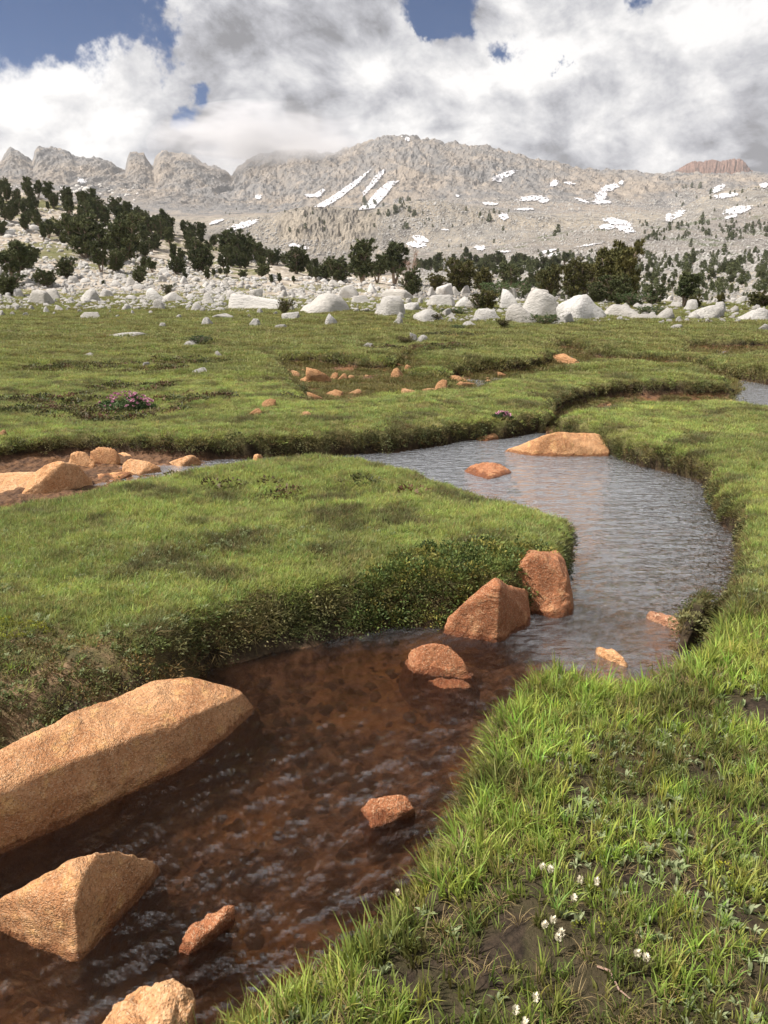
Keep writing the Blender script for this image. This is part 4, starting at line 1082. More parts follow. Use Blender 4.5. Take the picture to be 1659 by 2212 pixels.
# turf of the near ground
x, y, g = sample(185000, .85, 7.2, .58, 1.35, 101)
X, Yp, z, d, bank, s, nn = settle(x, y)
soilv = soil_mask(x, y); lone = fbm2(x * 6, y * 6, 3, .6)
right = (x > on_plane(1000, 1600, 0)[0]) & (y < 3.4) | (y < 2.2)
keep = (s > .62) & (g.uniform(size=len(x)) < np.where(right, np.clip(.44 - .55 * soilv + .75 * lone + .6 * np.exp(-np.clip(d, 0, 9) / .16), .05, 1), np.clip(1.0 - .55 * soilv, .1, 1))) & visible(X, Yp, z)
lip = np.exp(-np.clip(d, 0, 9) / .16)
sz = (np.where(right, .66, .46) + .60 * lip * right) * g.uniform(.65, 1.25, len(x)) * (1 - .25 * bank)
# the sparse dirt slope above the big boulder
c = np.array([-1.25, 2.78]); dirt = np.exp(-(np.abs((x - c[0]) / .95) ** 3 + np.abs((y - c[1]) / .46) ** 3)); keep &= g.uniform(size=len(x)) > dirt * .9
tn = grass_tint(x, y, g, bank); dry = g.uniform(size=len(x)) < np.where(right, .13, .05) + .10 * sstep(fbm2(x * 2.2 + 70, y * 2.2, 3), .1, .4)
tn = np.where(right[:, None], tn * np.array([.95, 1.05, .70]), tn)
tn[dry] = G_STRAW * g.uniform(.55, 1.1, (dry.sum(), 1))
ix = np.where(dry, 4, g.integers(0, 4, len(x)))
k = keep
rot = tilt_euler(nn[k], .55, g); sc3 = np.stack([sz[k] * 1.1, sz[k] * 1.1, sz[k] * g.uniform(.8, 1.15, k.sum())], 1)
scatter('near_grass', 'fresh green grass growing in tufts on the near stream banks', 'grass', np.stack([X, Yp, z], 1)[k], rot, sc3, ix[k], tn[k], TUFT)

# short dense turf on the island and the middle ground
x, y, g = sample(165000, 2.6, 17, .60, .55, 102)
X, Yp, z, d, bank, s, nn = settle(x, y)
soilv = soil_mask(x, y); rightn = (x > on_plane(1000, 1600, 0)[0]) & (y < 3.4)
dirt = np.exp(-(np.abs((x - c[0]) / .95) ** 3 + np.abs((y - c[1]) / .46) ** 3))
k = ((s > .60) | ((z > -.01) & (y > 8.5) & (fbm2(x * 1.6 + 7, y * 1.6, 3) > -.22))) & (g.uniform(size=len(x)) < np.clip(1.0 - .6 * soilv, .15, 1)) & visible(X, Yp, z) & ~rightn & (g.uniform(size=len(x)) > dirt * .85)
sz = g.uniform(.7, 1.2, len(x)) * (1 + .25 * fbm2(x * 1.5, y * 1.5, 2)) * np.clip(.58 + y * .034, .6, 1.12)
tn = grass_tint(x, y, g, bank); dry = g.uniform(size=len(x)) < .04; tn[dry] = G_STRAW * g.uniform(.5, .9, (dry.sum(), 1))
scatter('meadow_turf', 'short dense green turf covering the island and the meadow lobes', 'grass', np.stack([X, Yp, z], 1)[k], tilt_euler(nn[k], .6, g),
        np.stack([sz[k], sz[k], sz[k]], 1), g.integers(0, 3, k.sum()), tn[k], MATT)

# far meadow
x, y, g = sample(105000, 12, 62, .62, .45, 103)
near_ok = y < 44.9
X, Yp, z, d, bank, s, nn = settle(x, np.minimum(y, 44.9))
X = x.copy(); X[near_ok] = settle(x[near_ok], y[near_ok])[0]; Yp = y.copy(); z = gz_at(x, y)
d[~near_ok] = 5; s[~near_ok] = 1; bank[~near_ok] = 0; nn[~near_ok] = (0, 0, 1)
soilv = soil_mask(x, y)
k = ((s > .6) | ((z > -.01) & (fbm2(x * 1.6 + 7, y * 1.6, 3) > -.22))) & (g.uniform(size=len(x)) < np.clip(1.0 - .55 * soilv, .1, 1)) & (g.uniform(size=len(x)) < 1 - sstep(y, 42, 60)) & visible(X, Yp, z)
sz = g.uniform(.7, 1.3, len(x)) * np.clip(.75 + y * .022, .8, 1.9); tn = grass_tint(x, y, g, bank)
tn = lerp(tn, np.array([.17, .165, .055]), .30)
scatter('far_meadow_grass', 'pale green grass of the far meadow up to the boulder band', 'grass', np.stack([X, Yp, z - .01], 1)[k], tilt_euler(nn[k], .6, g),
        np.stack([sz[k], sz[k], sz[k] * .95], 1), g.integers(0, 2, k.sum()), tn[k], FARM)

# dark cushions and trailing roots on the bank faces
CUSH = [leafy_mesh('moss_cushion', 90, .05, .075, .017, 41, m_moss), leafy_mesh('moss_cushion', 80, .035, .085, .015, 42, m_moss), leafy_mesh('moss_cushion', 70, .06, .06, .020, 43, m_moss, .9)]
x, y, g = sample(110000, 2.0, 22, .60, .5, 104)
X, Yp, z, d, bank, s, nn = settle(x, y)
k = (s > .34) & (s < .93) & visible(X, Yp, z) & (z > .02)
k &= g.uniform(size=len(x)) < np.clip(.62 + .5 * fbm2(x * 2, y * 2, 3), .1, 1) * sstep(s, .30, .7)
k &= g.uniform(size=len(x)) > .97 * np.exp(-(np.abs((x - c[0]) / .95) ** 3 + np.abs((y - c[1]) / .46) ** 3))
tm = lerp(np.array([.085, .10, .036]), np.array([.19, .165, .07]), sstep(fbm2(x * 2.3, y * 2.3, 3), -.2, .35)[:, None]) * g.uniform(.6, 1.35, (len(x), 1))
sz = g.uniform(.55, 1.2, len(x)) * np.clip(.7 + y * .05, .75, 1.5)
scatter('bank_cushions', 'dark olive moss and low cushion plants on the stream bank sides', 'moss', np.stack([X, Yp, z], 1)[k], tilt_euler(nn[k], .9, g),
        np.stack([sz[k], sz[k], sz[k]], 1), g.integers(0, 3, k.sum()), tm[k], CUSH)
x, y, g = sample(72000, 2.0, 22, .60, .5, 105)
X, Yp, z, d, bank, s, nn = settle(x, y)
k = (s > .50) & (s < .97) & visible(X, Yp, z) & (z > .03) & (g.uniform(size=len(x)) < .55)
k &= g.uniform(size=len(x)) > .97 * np.exp(-(np.abs((x - c[0]) / .95) ** 3 + np.abs((y - c[1]) / .46) ** 3))
tm = lerp(np.array([.17, .125, .055]), np.array([.09, .11, .03]), sstep(fbm2(x * 3.3, y * 3.3, 3), -.3, .3)[:, None]) * g.uniform(.45, 1.2, (len(x), 1))
sz = g.uniform(.6, 1.2, len(x)) * np.clip(.7 + y * .05, .75, 1.5)
scatter('hanging_bank_grass', 'dry and green grass hanging over the edges of the banks', 'grass', np.stack([X, Yp, z], 1)[k], tilt_euler(nn[k], 1.0, g),
        np.stack([sz[k], sz[k], sz[k]], 1), g.integers(0, 2, k.sum()), tm[k], HANG)

# mossy shrubby growth on the near slope of the island
def patch(name, label, cat, lst, protos, tints, per, hgt, seed, tilt=.6, size=1.0):
    g = np.random.default_rng(seed); xs = []; ys = []
    for px, py, rx, ry in lst:
        cx, cy = on_plane(px, py, .2)[:2]; n = int(per * rx * ry)
        a = g.uniform(0, 2 * np.pi, n); r = np.sqrt(g.uniform(0, 1, n)); xs.append(cx + np.cos(a) * r * rx); ys.append(cy + np.sin(a) * r * ry)
    x = np.concatenate(xs); y = np.concatenate(ys); X, Yp, z, d, bank, s, nn = settle(x, y)
    k = (s > .35) & (z > .0); tn = np.array(tints)[g.integers(0, len(tints), len(x))] * g.uniform(.6, 1.3, (len(x), 1)); sz = size * g.uniform(.6, 1.25, len(x))
    return scatter(name, label, cat, np.stack([X, Yp, z + hgt], 1)[k], tilt_euler(nn[k], tilt, g), np.stack([sz[k]] * 3, 1), g.integers(0, len(protos), k.sum()), tn[k], protos)
LEAFY = [leafy_mesh('low_leaves', 60, .05, .05, .016, 51, m_moss, .8, .55), leafy_mesh('low_leaves', 50, .06, .045, .018, 52, m_moss, 1.1, .5)]
patch('bank_heath', 'dark green leafy heath on the island slope above the pointed rocks', 'heath',
      [(1000, 1235, .42, .20), (900, 1265, .30, .16), (1100, 1215, .28, .15), (840, 1290, .22, .12), (1180, 1215, .12, .12), (1150, 1210, .10, .05)], LEAFY,
      [(.10, .145, .04), (.155, .185, .05), (.07, .10, .03), (.22, .20, .05)], 2600, 0.0, 61)
patch('left_bank_moss', 'brown-green moss and creeping plants on the bank above the huge boulder', 'moss',
      [(60, 1480, .5, .16), (230, 1430, .45, .14), (380, 1400, .32, .12), (40, 1560, .35, .10), (330, 1470, .22, .07), (180, 1520, .28, .05), (480, 1380, .3, .12)], LEAFY + CUSH,
      [(.17, .15, .05), (.10, .11, .04), (.20, .13, .05), (.13, .16, .05)], 850, 0, 62, size=.75)
patch('heather_mats', 'brown and reddish heath mats in the hollows of the left meadow', 'heath',
      [(200, 893, 1.1, .5), (120, 868, .7, .35), (310, 800, .8, .5), (430, 790, .9, .4), (280, 845, .6, .35), (150, 800, .8, .4), (600, 1070, .22, .14), (500, 1066, .2, .08), (780, 1063, .2, .1), (860, 1083, .14, .06), (430, 870, .5, .3),
       (900, 760, 1.2, .7), (960, 735, 1.0, .6), (680, 858, .5, .3)], [leafy_mesh('mat_leaves', 60, .06, .11, .03, 53, m_moss, .8, .5)],
      [(.10, .075, .035), (.065, .07, .025), (.12, .06, .035), (.05, .06, .02)], 190, 0, 63, size=1.0)

# forbs among the near grass: grey-green leaf rosettes
ROS = [blades_mesh('leaf_rosette', 9, .020, .036, .0105, .008, .75, 71, m_forb, 4, .3, True), blades_mesh('leaf_rosette', 7, .024, .042, .012, .008, .6, 72, m_forb, 4, .3, True)]
x, y, g = sample(25000, .85, 4.5, .6, 1.2, 106)
X, Yp, z, d, bank, s, nn = settle(x, y)
k = (s > .8) & visible(X, Yp, z) & (g.uniform(size=len(x)) < np.clip(.30 + .9 * fbm2(x * 1.7 + 31, y * 1.7, 3), .03, 1))
tm = lerp(np.array([.34, .38, .22]), np.array([.20, .26, .10]), g.uniform(size=(len(x), 1))) * g.uniform(.75, 1.2, (len(x), 1))
sz = g.uniform(.4, .85, len(x))
scatter('grey_green_forbs', 'small grey-green leafy rosettes between the near grass tufts', 'low plants', np.stack([X, Yp, z + .004], 1)[k], tilt_euler(nn[k], .4, g),
        np.stack([sz[k]] * 3, 1), g.integers(0, 2, k.sum()), tm[k], ROS)
patch('sage_clump', 'pale grey-green woolly leaves at the very bottom beside the knobbly rock', 'low plants', [(310, 2235, .12, .05), (370, 2215, .08, .05), (560, 2290, .2, .07)], ROS,
      [(.24, .28, .16), (.20, .25, .13)], 5200, .01, 64, size=.7)
patch('yellow_moss', 'yellow-green flowering moss patches in the grass near the bottom edge', 'moss', [(590, 2170, .10, .05), (640, 2185, .06, .04), (745, 2010, .05, .05), (750, 2060, .05, .05), (1565, 1960, .04, .04), (1270, 2060, .03, .03), (30, 1390, .2, .08)], LEAFY,
      [(.30, .30, .03), (.22, .24, .03)], 2600, .012, 65, size=.45)

# stones on the stream bed and pebbles
PEB = [boulder_mesh(80 + i, 2, mat=m_sunk, name='bed_stone', rough=.06) for i in range(5)]
PEBR = [boulder_mesh(90 + i, 2, mat=m_rust, name='bed_stone', rough=.06) for i in range(3)]
x, y, g = sample(42000, .9, 12, .6, .8, 107)
X, Yp, z, d, bank, s, nn = settle(x, y)
sz = np.minimum(g.gamma(1.5, .013, len(x)) + .008, .05)
k = (d < -.03) & visible(X, Yp, z) & (z + sz * .55 < -.012) & (g.uniform(size=len(x)) < .34)
scatter('bed_stones', 'rusty and brown stones lying on the stream bed under the water', 'stones', np.stack([x, y, z - .008], 1)[k],
        np.stack([g.normal(0, .15, k.sum()), g.normal(0, .15, k.sum()), g.uniform(0, 6.28, k.sum())], 1), np.stack([sz * 1.5, sz * 1.5, sz * .6], 1)[k], g.integers(0, 8, k.sum()),
        np.ones((k.sum(), 3)), PEB + PEBR)
# gravel in the muddy rills of the middle distance and near the tan stones
x, y, g = sample(24000, 8, 24, .62, .6, 108)
X, Yp, z, d, bank, s, nn = settle(x, y)
near_rill = (d < -.02) & (z > -.06) & (z < .08) & (y > 8.5) & (g.uniform(size=len(x)) < .35)
k = near_rill & visible(X, Yp, z) & (g.uniform(size=len(x)) < .25)
sz = g.gamma(1.4, .012, len(x)) + .01
scatter('rill_pebbles', 'small tan pebbles along the muddy rills', 'pebbles', np.stack([x, y, z], 1)[k], np.stack([0 * x, 0 * x, g.uniform(0, 6, len(x))], 1)[k],
        np.stack([sz * 1.4, sz * 1.4, sz * .7], 1)[k], g.integers(0, 2, k.sum()), np.ones((k.sum(), 3)), [boulder_mesh(95, 2, mat=m_tan, name='pebble'), boulder_mesh(96, 2, mat=m_orange, name='pebble')])

# white rubble between the boulders, and the talus farther off
m_talus = m_gran.copy(); m_talus.name = 'talus_rock'
for nd in m_talus.node_tree.nodes:
    if nd.type == 'MIX':
        for sk in nd.inputs:
            if sk.type == 'RGBA' and not sk.is_linked: sk.default_value = tuple(.62 * v for v in sk.default_value[:3]) + (1,)
TAL = [boulder_mesh(130 + i, 2, mat=m_talus, name='talus_stone', rough=.05, p=60, nplanes=7) for i in range(5)]
RUB = [boulder_mesh(100 + i, 2, mat=m_gran, name='rubble_stone', rough=.05, p=60, nplanes=7) for i in range(5)]
def far_points(n, boxes, seed):
    """points on the terrain behind picture boxes (x0, x1, y0, y1, weight)"""
    g = np.random.default_rng(seed); out = []
    wts = np.array([b[4] for b in boxes], float); cnt = (n * wts / wts.sum()).astype(int)
    for (x0, x1, y0, y1, w), m in zip(boxes, cnt):
        px = g.uniform(x0, x1, m); py = g.uniform(y0, y1, m)
        dd = pix_dir(px, py); t = dd[:, 0] / dd[:, 1]; s_ = dd[:, 2] / dd[:, 1]
        ci = np.clip(np.interp(t, T, np.arange(NT)).round().astype(int), 0, NT - 1)
        hor = np.maximum.accumulate(S_grid, axis=0)
        for c_ in np.unique(ci):
            q = ci == c_; r = np.searchsorted(hor[:, c_], s_[q]); r = np.clip(r, 1, NY - 1)
            s0, s1 = hor[r - 1, c_], hor[r, c_]; a = np.clip((s_[q] - s0) / np.maximum(s1 - s0, 1e-9), 0, 1)
            yy = Y[r - 1] + (Y[r] - Y[r - 1]) * a
            out.append(np.stack([t[q] * yy, yy, px[q], py[q]], 1))
    o = np.concatenate(out); return o, g
P_, g = far_points(15000, [(-40, 500, 560, 668, 5), (400, 900, 600, 672, 4), (-40, 330, 470, 560, 1.6), (900, 1700, 645, 695, 2.5), (-30, 300, 400, 470, .6)], 110)
z = gz_at(P_[:, 0], P_[:, 1]); cl = fbm2(P_[:, 0] * .25, P_[:, 1] * .18, 4, .6)
k = (cl + .35 * g.normal(size=len(z)) > .0)
sl = P_[:, 1] / FOC * g.gamma(2.0, 2.1, len(z)) + .05
scatter('rubble', 'white granite rubble strewn between the boulders and up the left slope', 'rubble', np.stack([P_[:, 0], P_[:, 1], z], 1)[k], np.stack([g.normal(0, .2, len(z)), g.normal(0, .2, len(z)), g.uniform(0, 6, len(z))], 1)[k],
        np.stack([sl * 1.2, sl, sl * .45], 1)[k], g.integers(0, 5, k.sum()), np.ones((k.sum(), 3)), RUB)
P_, g = far_points(60000, [(880, 1700, 575, 655, 7), (1000, 1700, 490, 580, 5), (480, 1000, 470, 570, 3), (850, 1500, 430, 490, 2.0), (1450, 1700, 405, 490, 1)], 111)
P_ = P_[~((P_[:, 2] > 600) & (P_[:, 2] < 815) & (P_[:, 3] > 450) & (P_[:, 3] < 518))]
z = gz_at(P_[:, 0], P_[:, 1]); sl = P_[:, 1] / FOC * (g.gamma(1.3, 1.3, len(z)) + .7) * np.where(P_[:, 1] > 450, .62, 1)
scatter('talus', 'pale talus blocks covering the slopes on the right', 'talus', np.stack([P_[:, 0], P_[:, 1], z], 1), np.stack([g.normal(0, .3, len(z)), g.normal(0, .3, len(z)), g.uniform(0, 6, len(z))], 1),
        np.stack([sl * 1.15, sl, sl * .6], 1), g.integers(0, 5, len(z)), np.ones((len(z), 3)), TAL)

# ------------------------------------------------------------------ trees
def tube(pts, rad, n=6):
    P = np.array(pts, float); V = []; F = []
    for i, (p, r) in enumerate(zip(P, rad)):
        d = P[min(i + 1, len(P) - 1)] - P[max(i - 1, 0)]; d /= np.linalg.norm(d) + 1e-9
        a = np.cross(d, (0.3, .9, .2)); a /= np.linalg.norm(a); b = np.cross(d, a)
        for k in range(n):
            t = 2 * math.pi * k / n; V.append(p + r * (a * math.cos(t) + b * math.sin(t)))
    for i in range(len(P) - 1):
        for k in range(n): F.append((i * n + k, i * n + (k + 1) % n, (i + 1) * n + (k + 1) % n, (i + 1) * n + k))
    return V, F

def pine_meshes(seed, stems=4, wid=.5, low=.1, mat=m_needle, dens=1.0, flat=False):
    """unit-height pine of several upright stems: wood mesh and crown mesh"""
    g = np.random.default_rng(seed); WV = []; WF = []; CV = []
    for s_ in range(stems):
        an = g.uniform(0, 6.28); lean = g.uniform(.1, 1.0) * wid * .5 if stems > 1 else .03; hh = g.uniform(.72, 1.0) if s_ else 1.0
        ts = np.linspace(0, 1, 7); bend = g.normal(size=2) * .05
        pts = [np.array([math.cos(an) * lean * (t ** .75) + bend[0] * math.sin(3 * t), math.sin(an) * lean * (t ** .75) + bend[1] * math.sin(3 * t), t * hh * .94]) for t in ts]
        rad = .028 * (1 - ts) ** .8 + .004
        V, F = tube(pts, rad, 5); b0 = len(WV); WV += V; WF += [tuple(q + b0 for q in f_) for f_ in F]
        nb = int(36 * dens)
        for b in range(nb):
            t = low + (1 - low) * (b + g.uniform()) / nb; i = min(int(t * 6), 5); p = pts[i] + (pts[i + 1] - pts[i]) * (t * 6 - i)
            a2 = g.uniform(0, 6.28); L = wid * .40 * (math.sin(math.pi * min(max(t * .78 + .18, 0), 1)) ** .6) * g.uniform(.4, 1.15)
            dr = np.array([math.cos(a2), math.sin(a2), g.uniform(.15, .8)]); tip = p + dr * L
            V, F = tube([p, p + dr * L * .55, tip + np.array([0, 0, .02])], [.007, .005, .002], 3); b0 = len(WV); WV += V; WF += [tuple(q + b0 for q in f_) for f_ in F]
            for m_ in range(3):
                c_ = p + dr * L * g.uniform(.45, 1.05) + g.normal(size=3) * .018
                for q in range(int(16 * dens)):
                    d = g.normal(size=3) * .75 + np.array([dr[0] * .5, dr[1] * .5, 1.0]); d /= np.linalg.norm(d); L2 = g.uniform(.035, .075)
                    sd = np.cross(d, g.normal(size=3)); sd /= np.linalg.norm(sd); r0_ = c_ + g.normal(size=3) * .014
                    CV += [r0_ - sd * .014, r0_ + sd * .014, r0_ + d * L2]
    wood = make_mesh('trunk', WV, WF, m_bark)
    crown = make_mesh('crown', CV, np.arange(len(CV)).reshape(-1, 3), mat, False)
    return wood, crown
PINES = [pine_meshes(i, stems=[4, 5, 3, 6, 4, 5][i], wid=[.6, .75, .45, .95, .55, .8][i], low=[.2, .12, .3, .08, .35, .15][i]) for i in range(6)]
OLIVES = [pine_meshes(20 + i, stems=[6, 5, 7][i], wid=[.7, .55, .9][i], low=[.05, .1, .03][i], mat=m_olive) for i in range(3)]
SHRUBS = [pine_meshes(30 + i, stems=8, wid=1.7, low=.05, mat=[m_shrub, m_olive, m_needle][i], dens=.8) for i in range(3)]

def tree(px, py, h, var, i, label, group, name='pine_tree', cat='tree', wscale=1.0, rmin=None):
    X, Yp, Zp = hit(px, py, 0 if rmin is None else int(np.searchsorted(Y, rmin)))
    k = math.hypot(Yp, EYE - Zp) / FOC / math.cos(math.atan((1106 - py) / FOC)); H = h * k
    e = link(name, None, loc=(X, Yp + H * .05, Zp - .03 * H)); e.rotation_euler = (0, 0, random.uniform(0, 6.28)); e.scale = (H * wscale, H * wscale, H * 1.02)
    wood, crown = var[i % len(var)]
    link('trunk', wood, e); link('crown', crown, e)
    return tag(e, label, cat, group)

HERO_T = [  # px, base y, height, kind, variant, width scale, label
    (1318, 652, 118, OLIVES, 1, 1.05, 'tallest pine of the right side, left one of the joined pair'), (1358, 655, 122, OLIVES, 1, .85, 'upright narrow pine, right one of the tall joined pair'),
    (1338, 660, 60, PINES, 3, 1.1, 'low dark pine skirt in front of the tall joined pair'), (1478, 664, 70, PINES, 2, 1.3, 'lone dark pine between the tall pair and the right picture edge'),
    (1640, 672, 36, OLIVES, 2, 1.6, 'low bushy pine at the right picture edge'), (1558, 660, 26, OLIVES, 0, 1.0, 'small pine bush right of the lone dark pine'), (1500, 668, 30, OLIVES, 2, 1.2, 'small olive pine bush at the foot of the lone dark pine'),
    (990, 634, 68, OLIVES, 2, 1.2, 'broad olive pine clump right of the reddish dead tree'), (1048, 632, 50, OLIVES, 0, 1.3, 'rounded pine clump right of the broad olive one'), (1104, 630, 58, PINES, 1, 1.0, 'dark narrow pine clump over the blue-green shrub'),
    (940, 628, 34, OLIVES, 2, 1.2, 'short pine clump directly right of the reddish dead tree'), (1190, 640, 62, OLIVES, 0, 1.2, 'pine with bare grey stems behind the great outcrop'), (1248, 644, 78, OLIVES, 2, 1.1, 'wide pine clump with bleached stems left of the tall pair'),
    (1290, 655, 40, PINES, 3, 1.2, 'dark low pine between the great outcrop and the tall pair'), (1410, 660, 44, PINES, 1, 1.2, 'dark pine bush on the right flank of the tall pair'),
    (852, 614, 82, PINES, 2, 1.2, 'tall dark pine left of the reddish dead tree'), (784, 612, 84, PINES, 0, 1.15, 'dense rounded dark pine, second to the left of the dead tree'), (735, 610, 50, PINES, 1, 1.2, 'olive-dark pine clump left of the dense rounded one'),
    (815, 612, 55, PINES, 4, 1.2, 'mid-size dark pine between the two tall ones left of the dead tree'), (892, 640, 56, PINES, 3, .9, 'dark low pine in front of the reddish dead tree'), (700, 606, 46, PINES, 5, 1.3, 'dark pine at the foot of the forest slope beside green grass'),
    (640, 592, 52, PINES, 3, 1.2, 'wide dark pine on the lower forest slope'), (25, 612, 82, PINES, 4, 1.3, 'dark pine with pale trunks near the left picture edge'), (60, 585, 50, PINES, 0, 1.2, 'pine standing behind the pale-trunked one at the left edge'),
    (185, 558, 88, PINES, 1, 1.1, 'big dome-shaped dark pine on the left slope'), (265, 568, 92, PINES, 3, .95, 'largest dark pine of the left slope, with a rounded crown'), (218, 590, 60, PINES, 4, .9, 'thin pine with bare brown trunk on the left slope'),
    (140, 600, 40, PINES, 3, 1.2, 'low dark pine among white rocks on the left slope'), (100, 620, 36, PINES, 1, 1.4, 'bushy low pine above the left boulders'), (245, 590, 46, PINES, 5, 1.2, 'dark pine clump right of the bare brown trunk'),
    (435, 588, 62, PINES, 3, .95, 'round dark pine standing apart below the forest'), (382, 592, 34, PINES, 1, 1.1, 'small dark pine apart on the rocky slope'), (330, 590, 30, PINES, 4, 1.1, 'small sparse pine on the rocky slope'),
    (535, 574, 68, PINES, 5, 1.05, 'heavy dark pine closing the forest on its right'), (490, 560, 55, PINES, 0, 1.2, 'dark pine left of the heavy closing one'), (302, 612, 24, PINES, 1, 1.2, 'tiny dark pine among stones left of the middle'),
    (524, 602, 18, PINES, 3, 1.2, 'tiny round pine on the stony grass'), (362, 636, 20, SHRUBS, 2, .8, 'tiny dark bush sitting in the boulder band'), (15, 640, 45, PINES, 3, 1.4, 'dark low pine mass at the left edge above the boulders')]
for i, (a, b_, h, kind, v, ws, lab) in enumerate(HERO_T): tree(a, b_, h, kind, v, lab, None, wscale=ws, rmin=40)
LOW = [(1048, 668, 38, OLIVES, 2, 1.5, 'low olive pine bush sprawling over the boulders', 'pine_bush'), (1090, 645, 34, SHRUBS, 0, 1.4, 'blue-green spreading shrub behind the boulders', 'shrub'), (612, 678, 30, SHRUBS, 1, .75, 'spiky small green bush beside the huge sloping slab', 'shrub'),
       (1375, 662, 28, SHRUBS, 0, 1.5, 'rounded green shrub at the foot of the tall pines', 'shrub'), (1405, 681, 18, SHRUBS, 0, 2.0, 'light green shrub between the white boulders', 'shrub'), (985, 680, 14, SHRUBS, 0, 3.0, 'flat green shrub spreading in the boulder band', 'shrub'),
       (1174, 700, 20, SHRUBS, 0, 2.0, 'green shrub growing at the foot of the great outcrop', 'shrub'), (432, 742, 16, SHRUBS, 0, 2.2, 'thin dark green bush beside the flat meadow slab', 'shrub'), (990, 712, 10, SHRUBS, 0, 1.8, 'tiny green bush in the open meadow', 'shrub'),
       (881, 741, 14, SHRUBS, 1, 2.0, 'brown heather cushion beside the small upright white stone', 'shrub'), (942, 690, 12, SHRUBS, 1, 2.0, 'dark heather under the wide pale boulder', 'shrub'), (1088, 706, 16, SHRUBS, 1, 1.2, 'dark brown heather bush left of the flat white slab', 'shrub')]
for i, (a, b_, h, kind, v, ws, lab, nm) in enumerate(LOW): tree(a, b_, h, kind, v, lab, None, name=nm, cat='shrub', wscale=ws)
# the forest on the left slope
crest = lambda px: float(np.interp(px, [-60, 0, 100, 200, 300, 400, 500, 600, 700, 760], [405, 412, 427, 442, 482, 507, 537, 562, 590, 596]))
n = 0; spots = []
while n < 138:
    px = random.uniform(-70, 735); cr = crest(px); depth = np.interp(px, [0, 250, 330, 560, 735], [95, 90, 75, 38, 14])
    q = random.random() ** 1.5; py = cr + 3 + q * depth
    if fbm2(np.array([px / 55.]), np.array([py / 30.]), 2)[0] < -.18 + .1 * q and q > .12: continue
    if any(abs(px - a) < 9 and abs(py - b_) < 5 for a, b_ in spots): continue
    spots.append((px, py)); n += 1
    h = random.uniform(20, 40) * np.interp(px, [0, 250, 500, 735], [.85, 1.15, 1.0, .75])
    tree(px, py, h, PINES, random.randrange(6), by_landmark(px, py, 12, 9, 'dark forest pine', [(q[0], q[1] - 20, q[6]) for q in HERO_T]).replace('small upright ', ''), 'pines of the forest on the left slope', wscale=random.uniform(.8, 1.1), rmin=60)
for i in range(26):
    px = random.uniform(-30, 640); cr = crest(px); py = random.uniform(cr + 60, min(cr + 170, 620)) if px < 300 else random.uniform(cr + 40, 615)
    tree(px, py, random.uniform(12, 30), PINES, random.randrange(6), by_landmark(px, py, 12, 9, 'dark pine among rocks', [(q[0], q[1] - 20, q[6]) for q in HERO_T]).replace('upright ', ''), 'small pines below the forest', wscale=random.uniform(.9, 1.3), rmin=50)
# pines dotting the talus valley on the right
zones = [(905, 1230, 560, 600, 42, 20, 'pine of the dark row along the near edge of the talus valley', 'pines along the talus edge'), (1120, 1659, 560, 645, 48, 16, 'small pine dotted over the talus field on the right', 'pines dotted on the right talus')]
for x0, x1, y0, y1, cnt, hh, lab, grp in zones:
    for i in range(cnt):
        px = random.uniform(x0, x1); py = random.triangular(y0, y1, y0 + (y1 - y0) * .4)
        tree(px, py, hh * random.uniform(.6, 1.4), PINES, random.randrange(6), lab, grp, wscale=random.uniform(.9, 1.4), rmin=80)
# the far ones: too small and too many to single out
far_kind = []
for i in range(3):
    g = np.random.default_rng(200 + i); V = []
    for q in range(260):
        t = g.uniform(0.03, 1) ; r = .30 * math.sin(math.pi * (t * .75 + .2)) ** .7 * g.uniform(.2, 1); a = g.uniform(0, 6.28); c_ = np.array([math.cos(a) * r, math.sin(a) * r, t * .92]); d = g.normal(size=3) + np.array([0, 0, 1.4]); d /= np.linalg.norm(d)
        sd = np.cross(d, g.normal(size=3)); sd /= np.linalg.norm(sd); V += [c_ - sd * .045, c_ + sd * .045, c_ + d * .13]
    far_kind.append(make_mesh('far_pine', V, np.arange(len(V)).reshape(-1, 3), m_needle, False))
P_, g = far_points(5200, [(1080, 1700, 575, 650, 6), (1150, 1700, 545, 590, 3.0), (900, 1200, 565, 590, 2), (1380, 1700, 480, 520, 1.5), (860, 1100, 455, 500, .3), (480, 900, 450, 500, .25), (900, 1500, 500, 550, .2), (760, 900, 430, 470, .5), (1450, 1700, 405, 470, .35)], 112)
cl = fbm2(P_[:, 2] / 34, P_[:, 3] / 15, 4, .6); k = (cl > .02) & (g.uniform(size=len(cl)) < .8)
z = gz_at(P_[:, 0], P_[:, 1]); sl = P_[:, 1] / FOC * g.gamma(4, 2.1, len(z)) * np.interp(P_[:, 3], [420, 520, 600], [.7, .85, 1.15])
scatter('distant_pines', 'tiny dark pines speckling the talus and the distant slopes', 'trees', np.stack([P_[:, 0], P_[:, 1], z - .05 * sl], 1)[k], np.stack([0 * z, 0 * z, g.uniform(0, 6, len(z))], 1)[k],
        np.stack([sl * 1.1, sl * 1.1, sl], 1)[k], g.integers(0, 3, k.sum()), np.ones((k.sum(), 3)), far_kind)

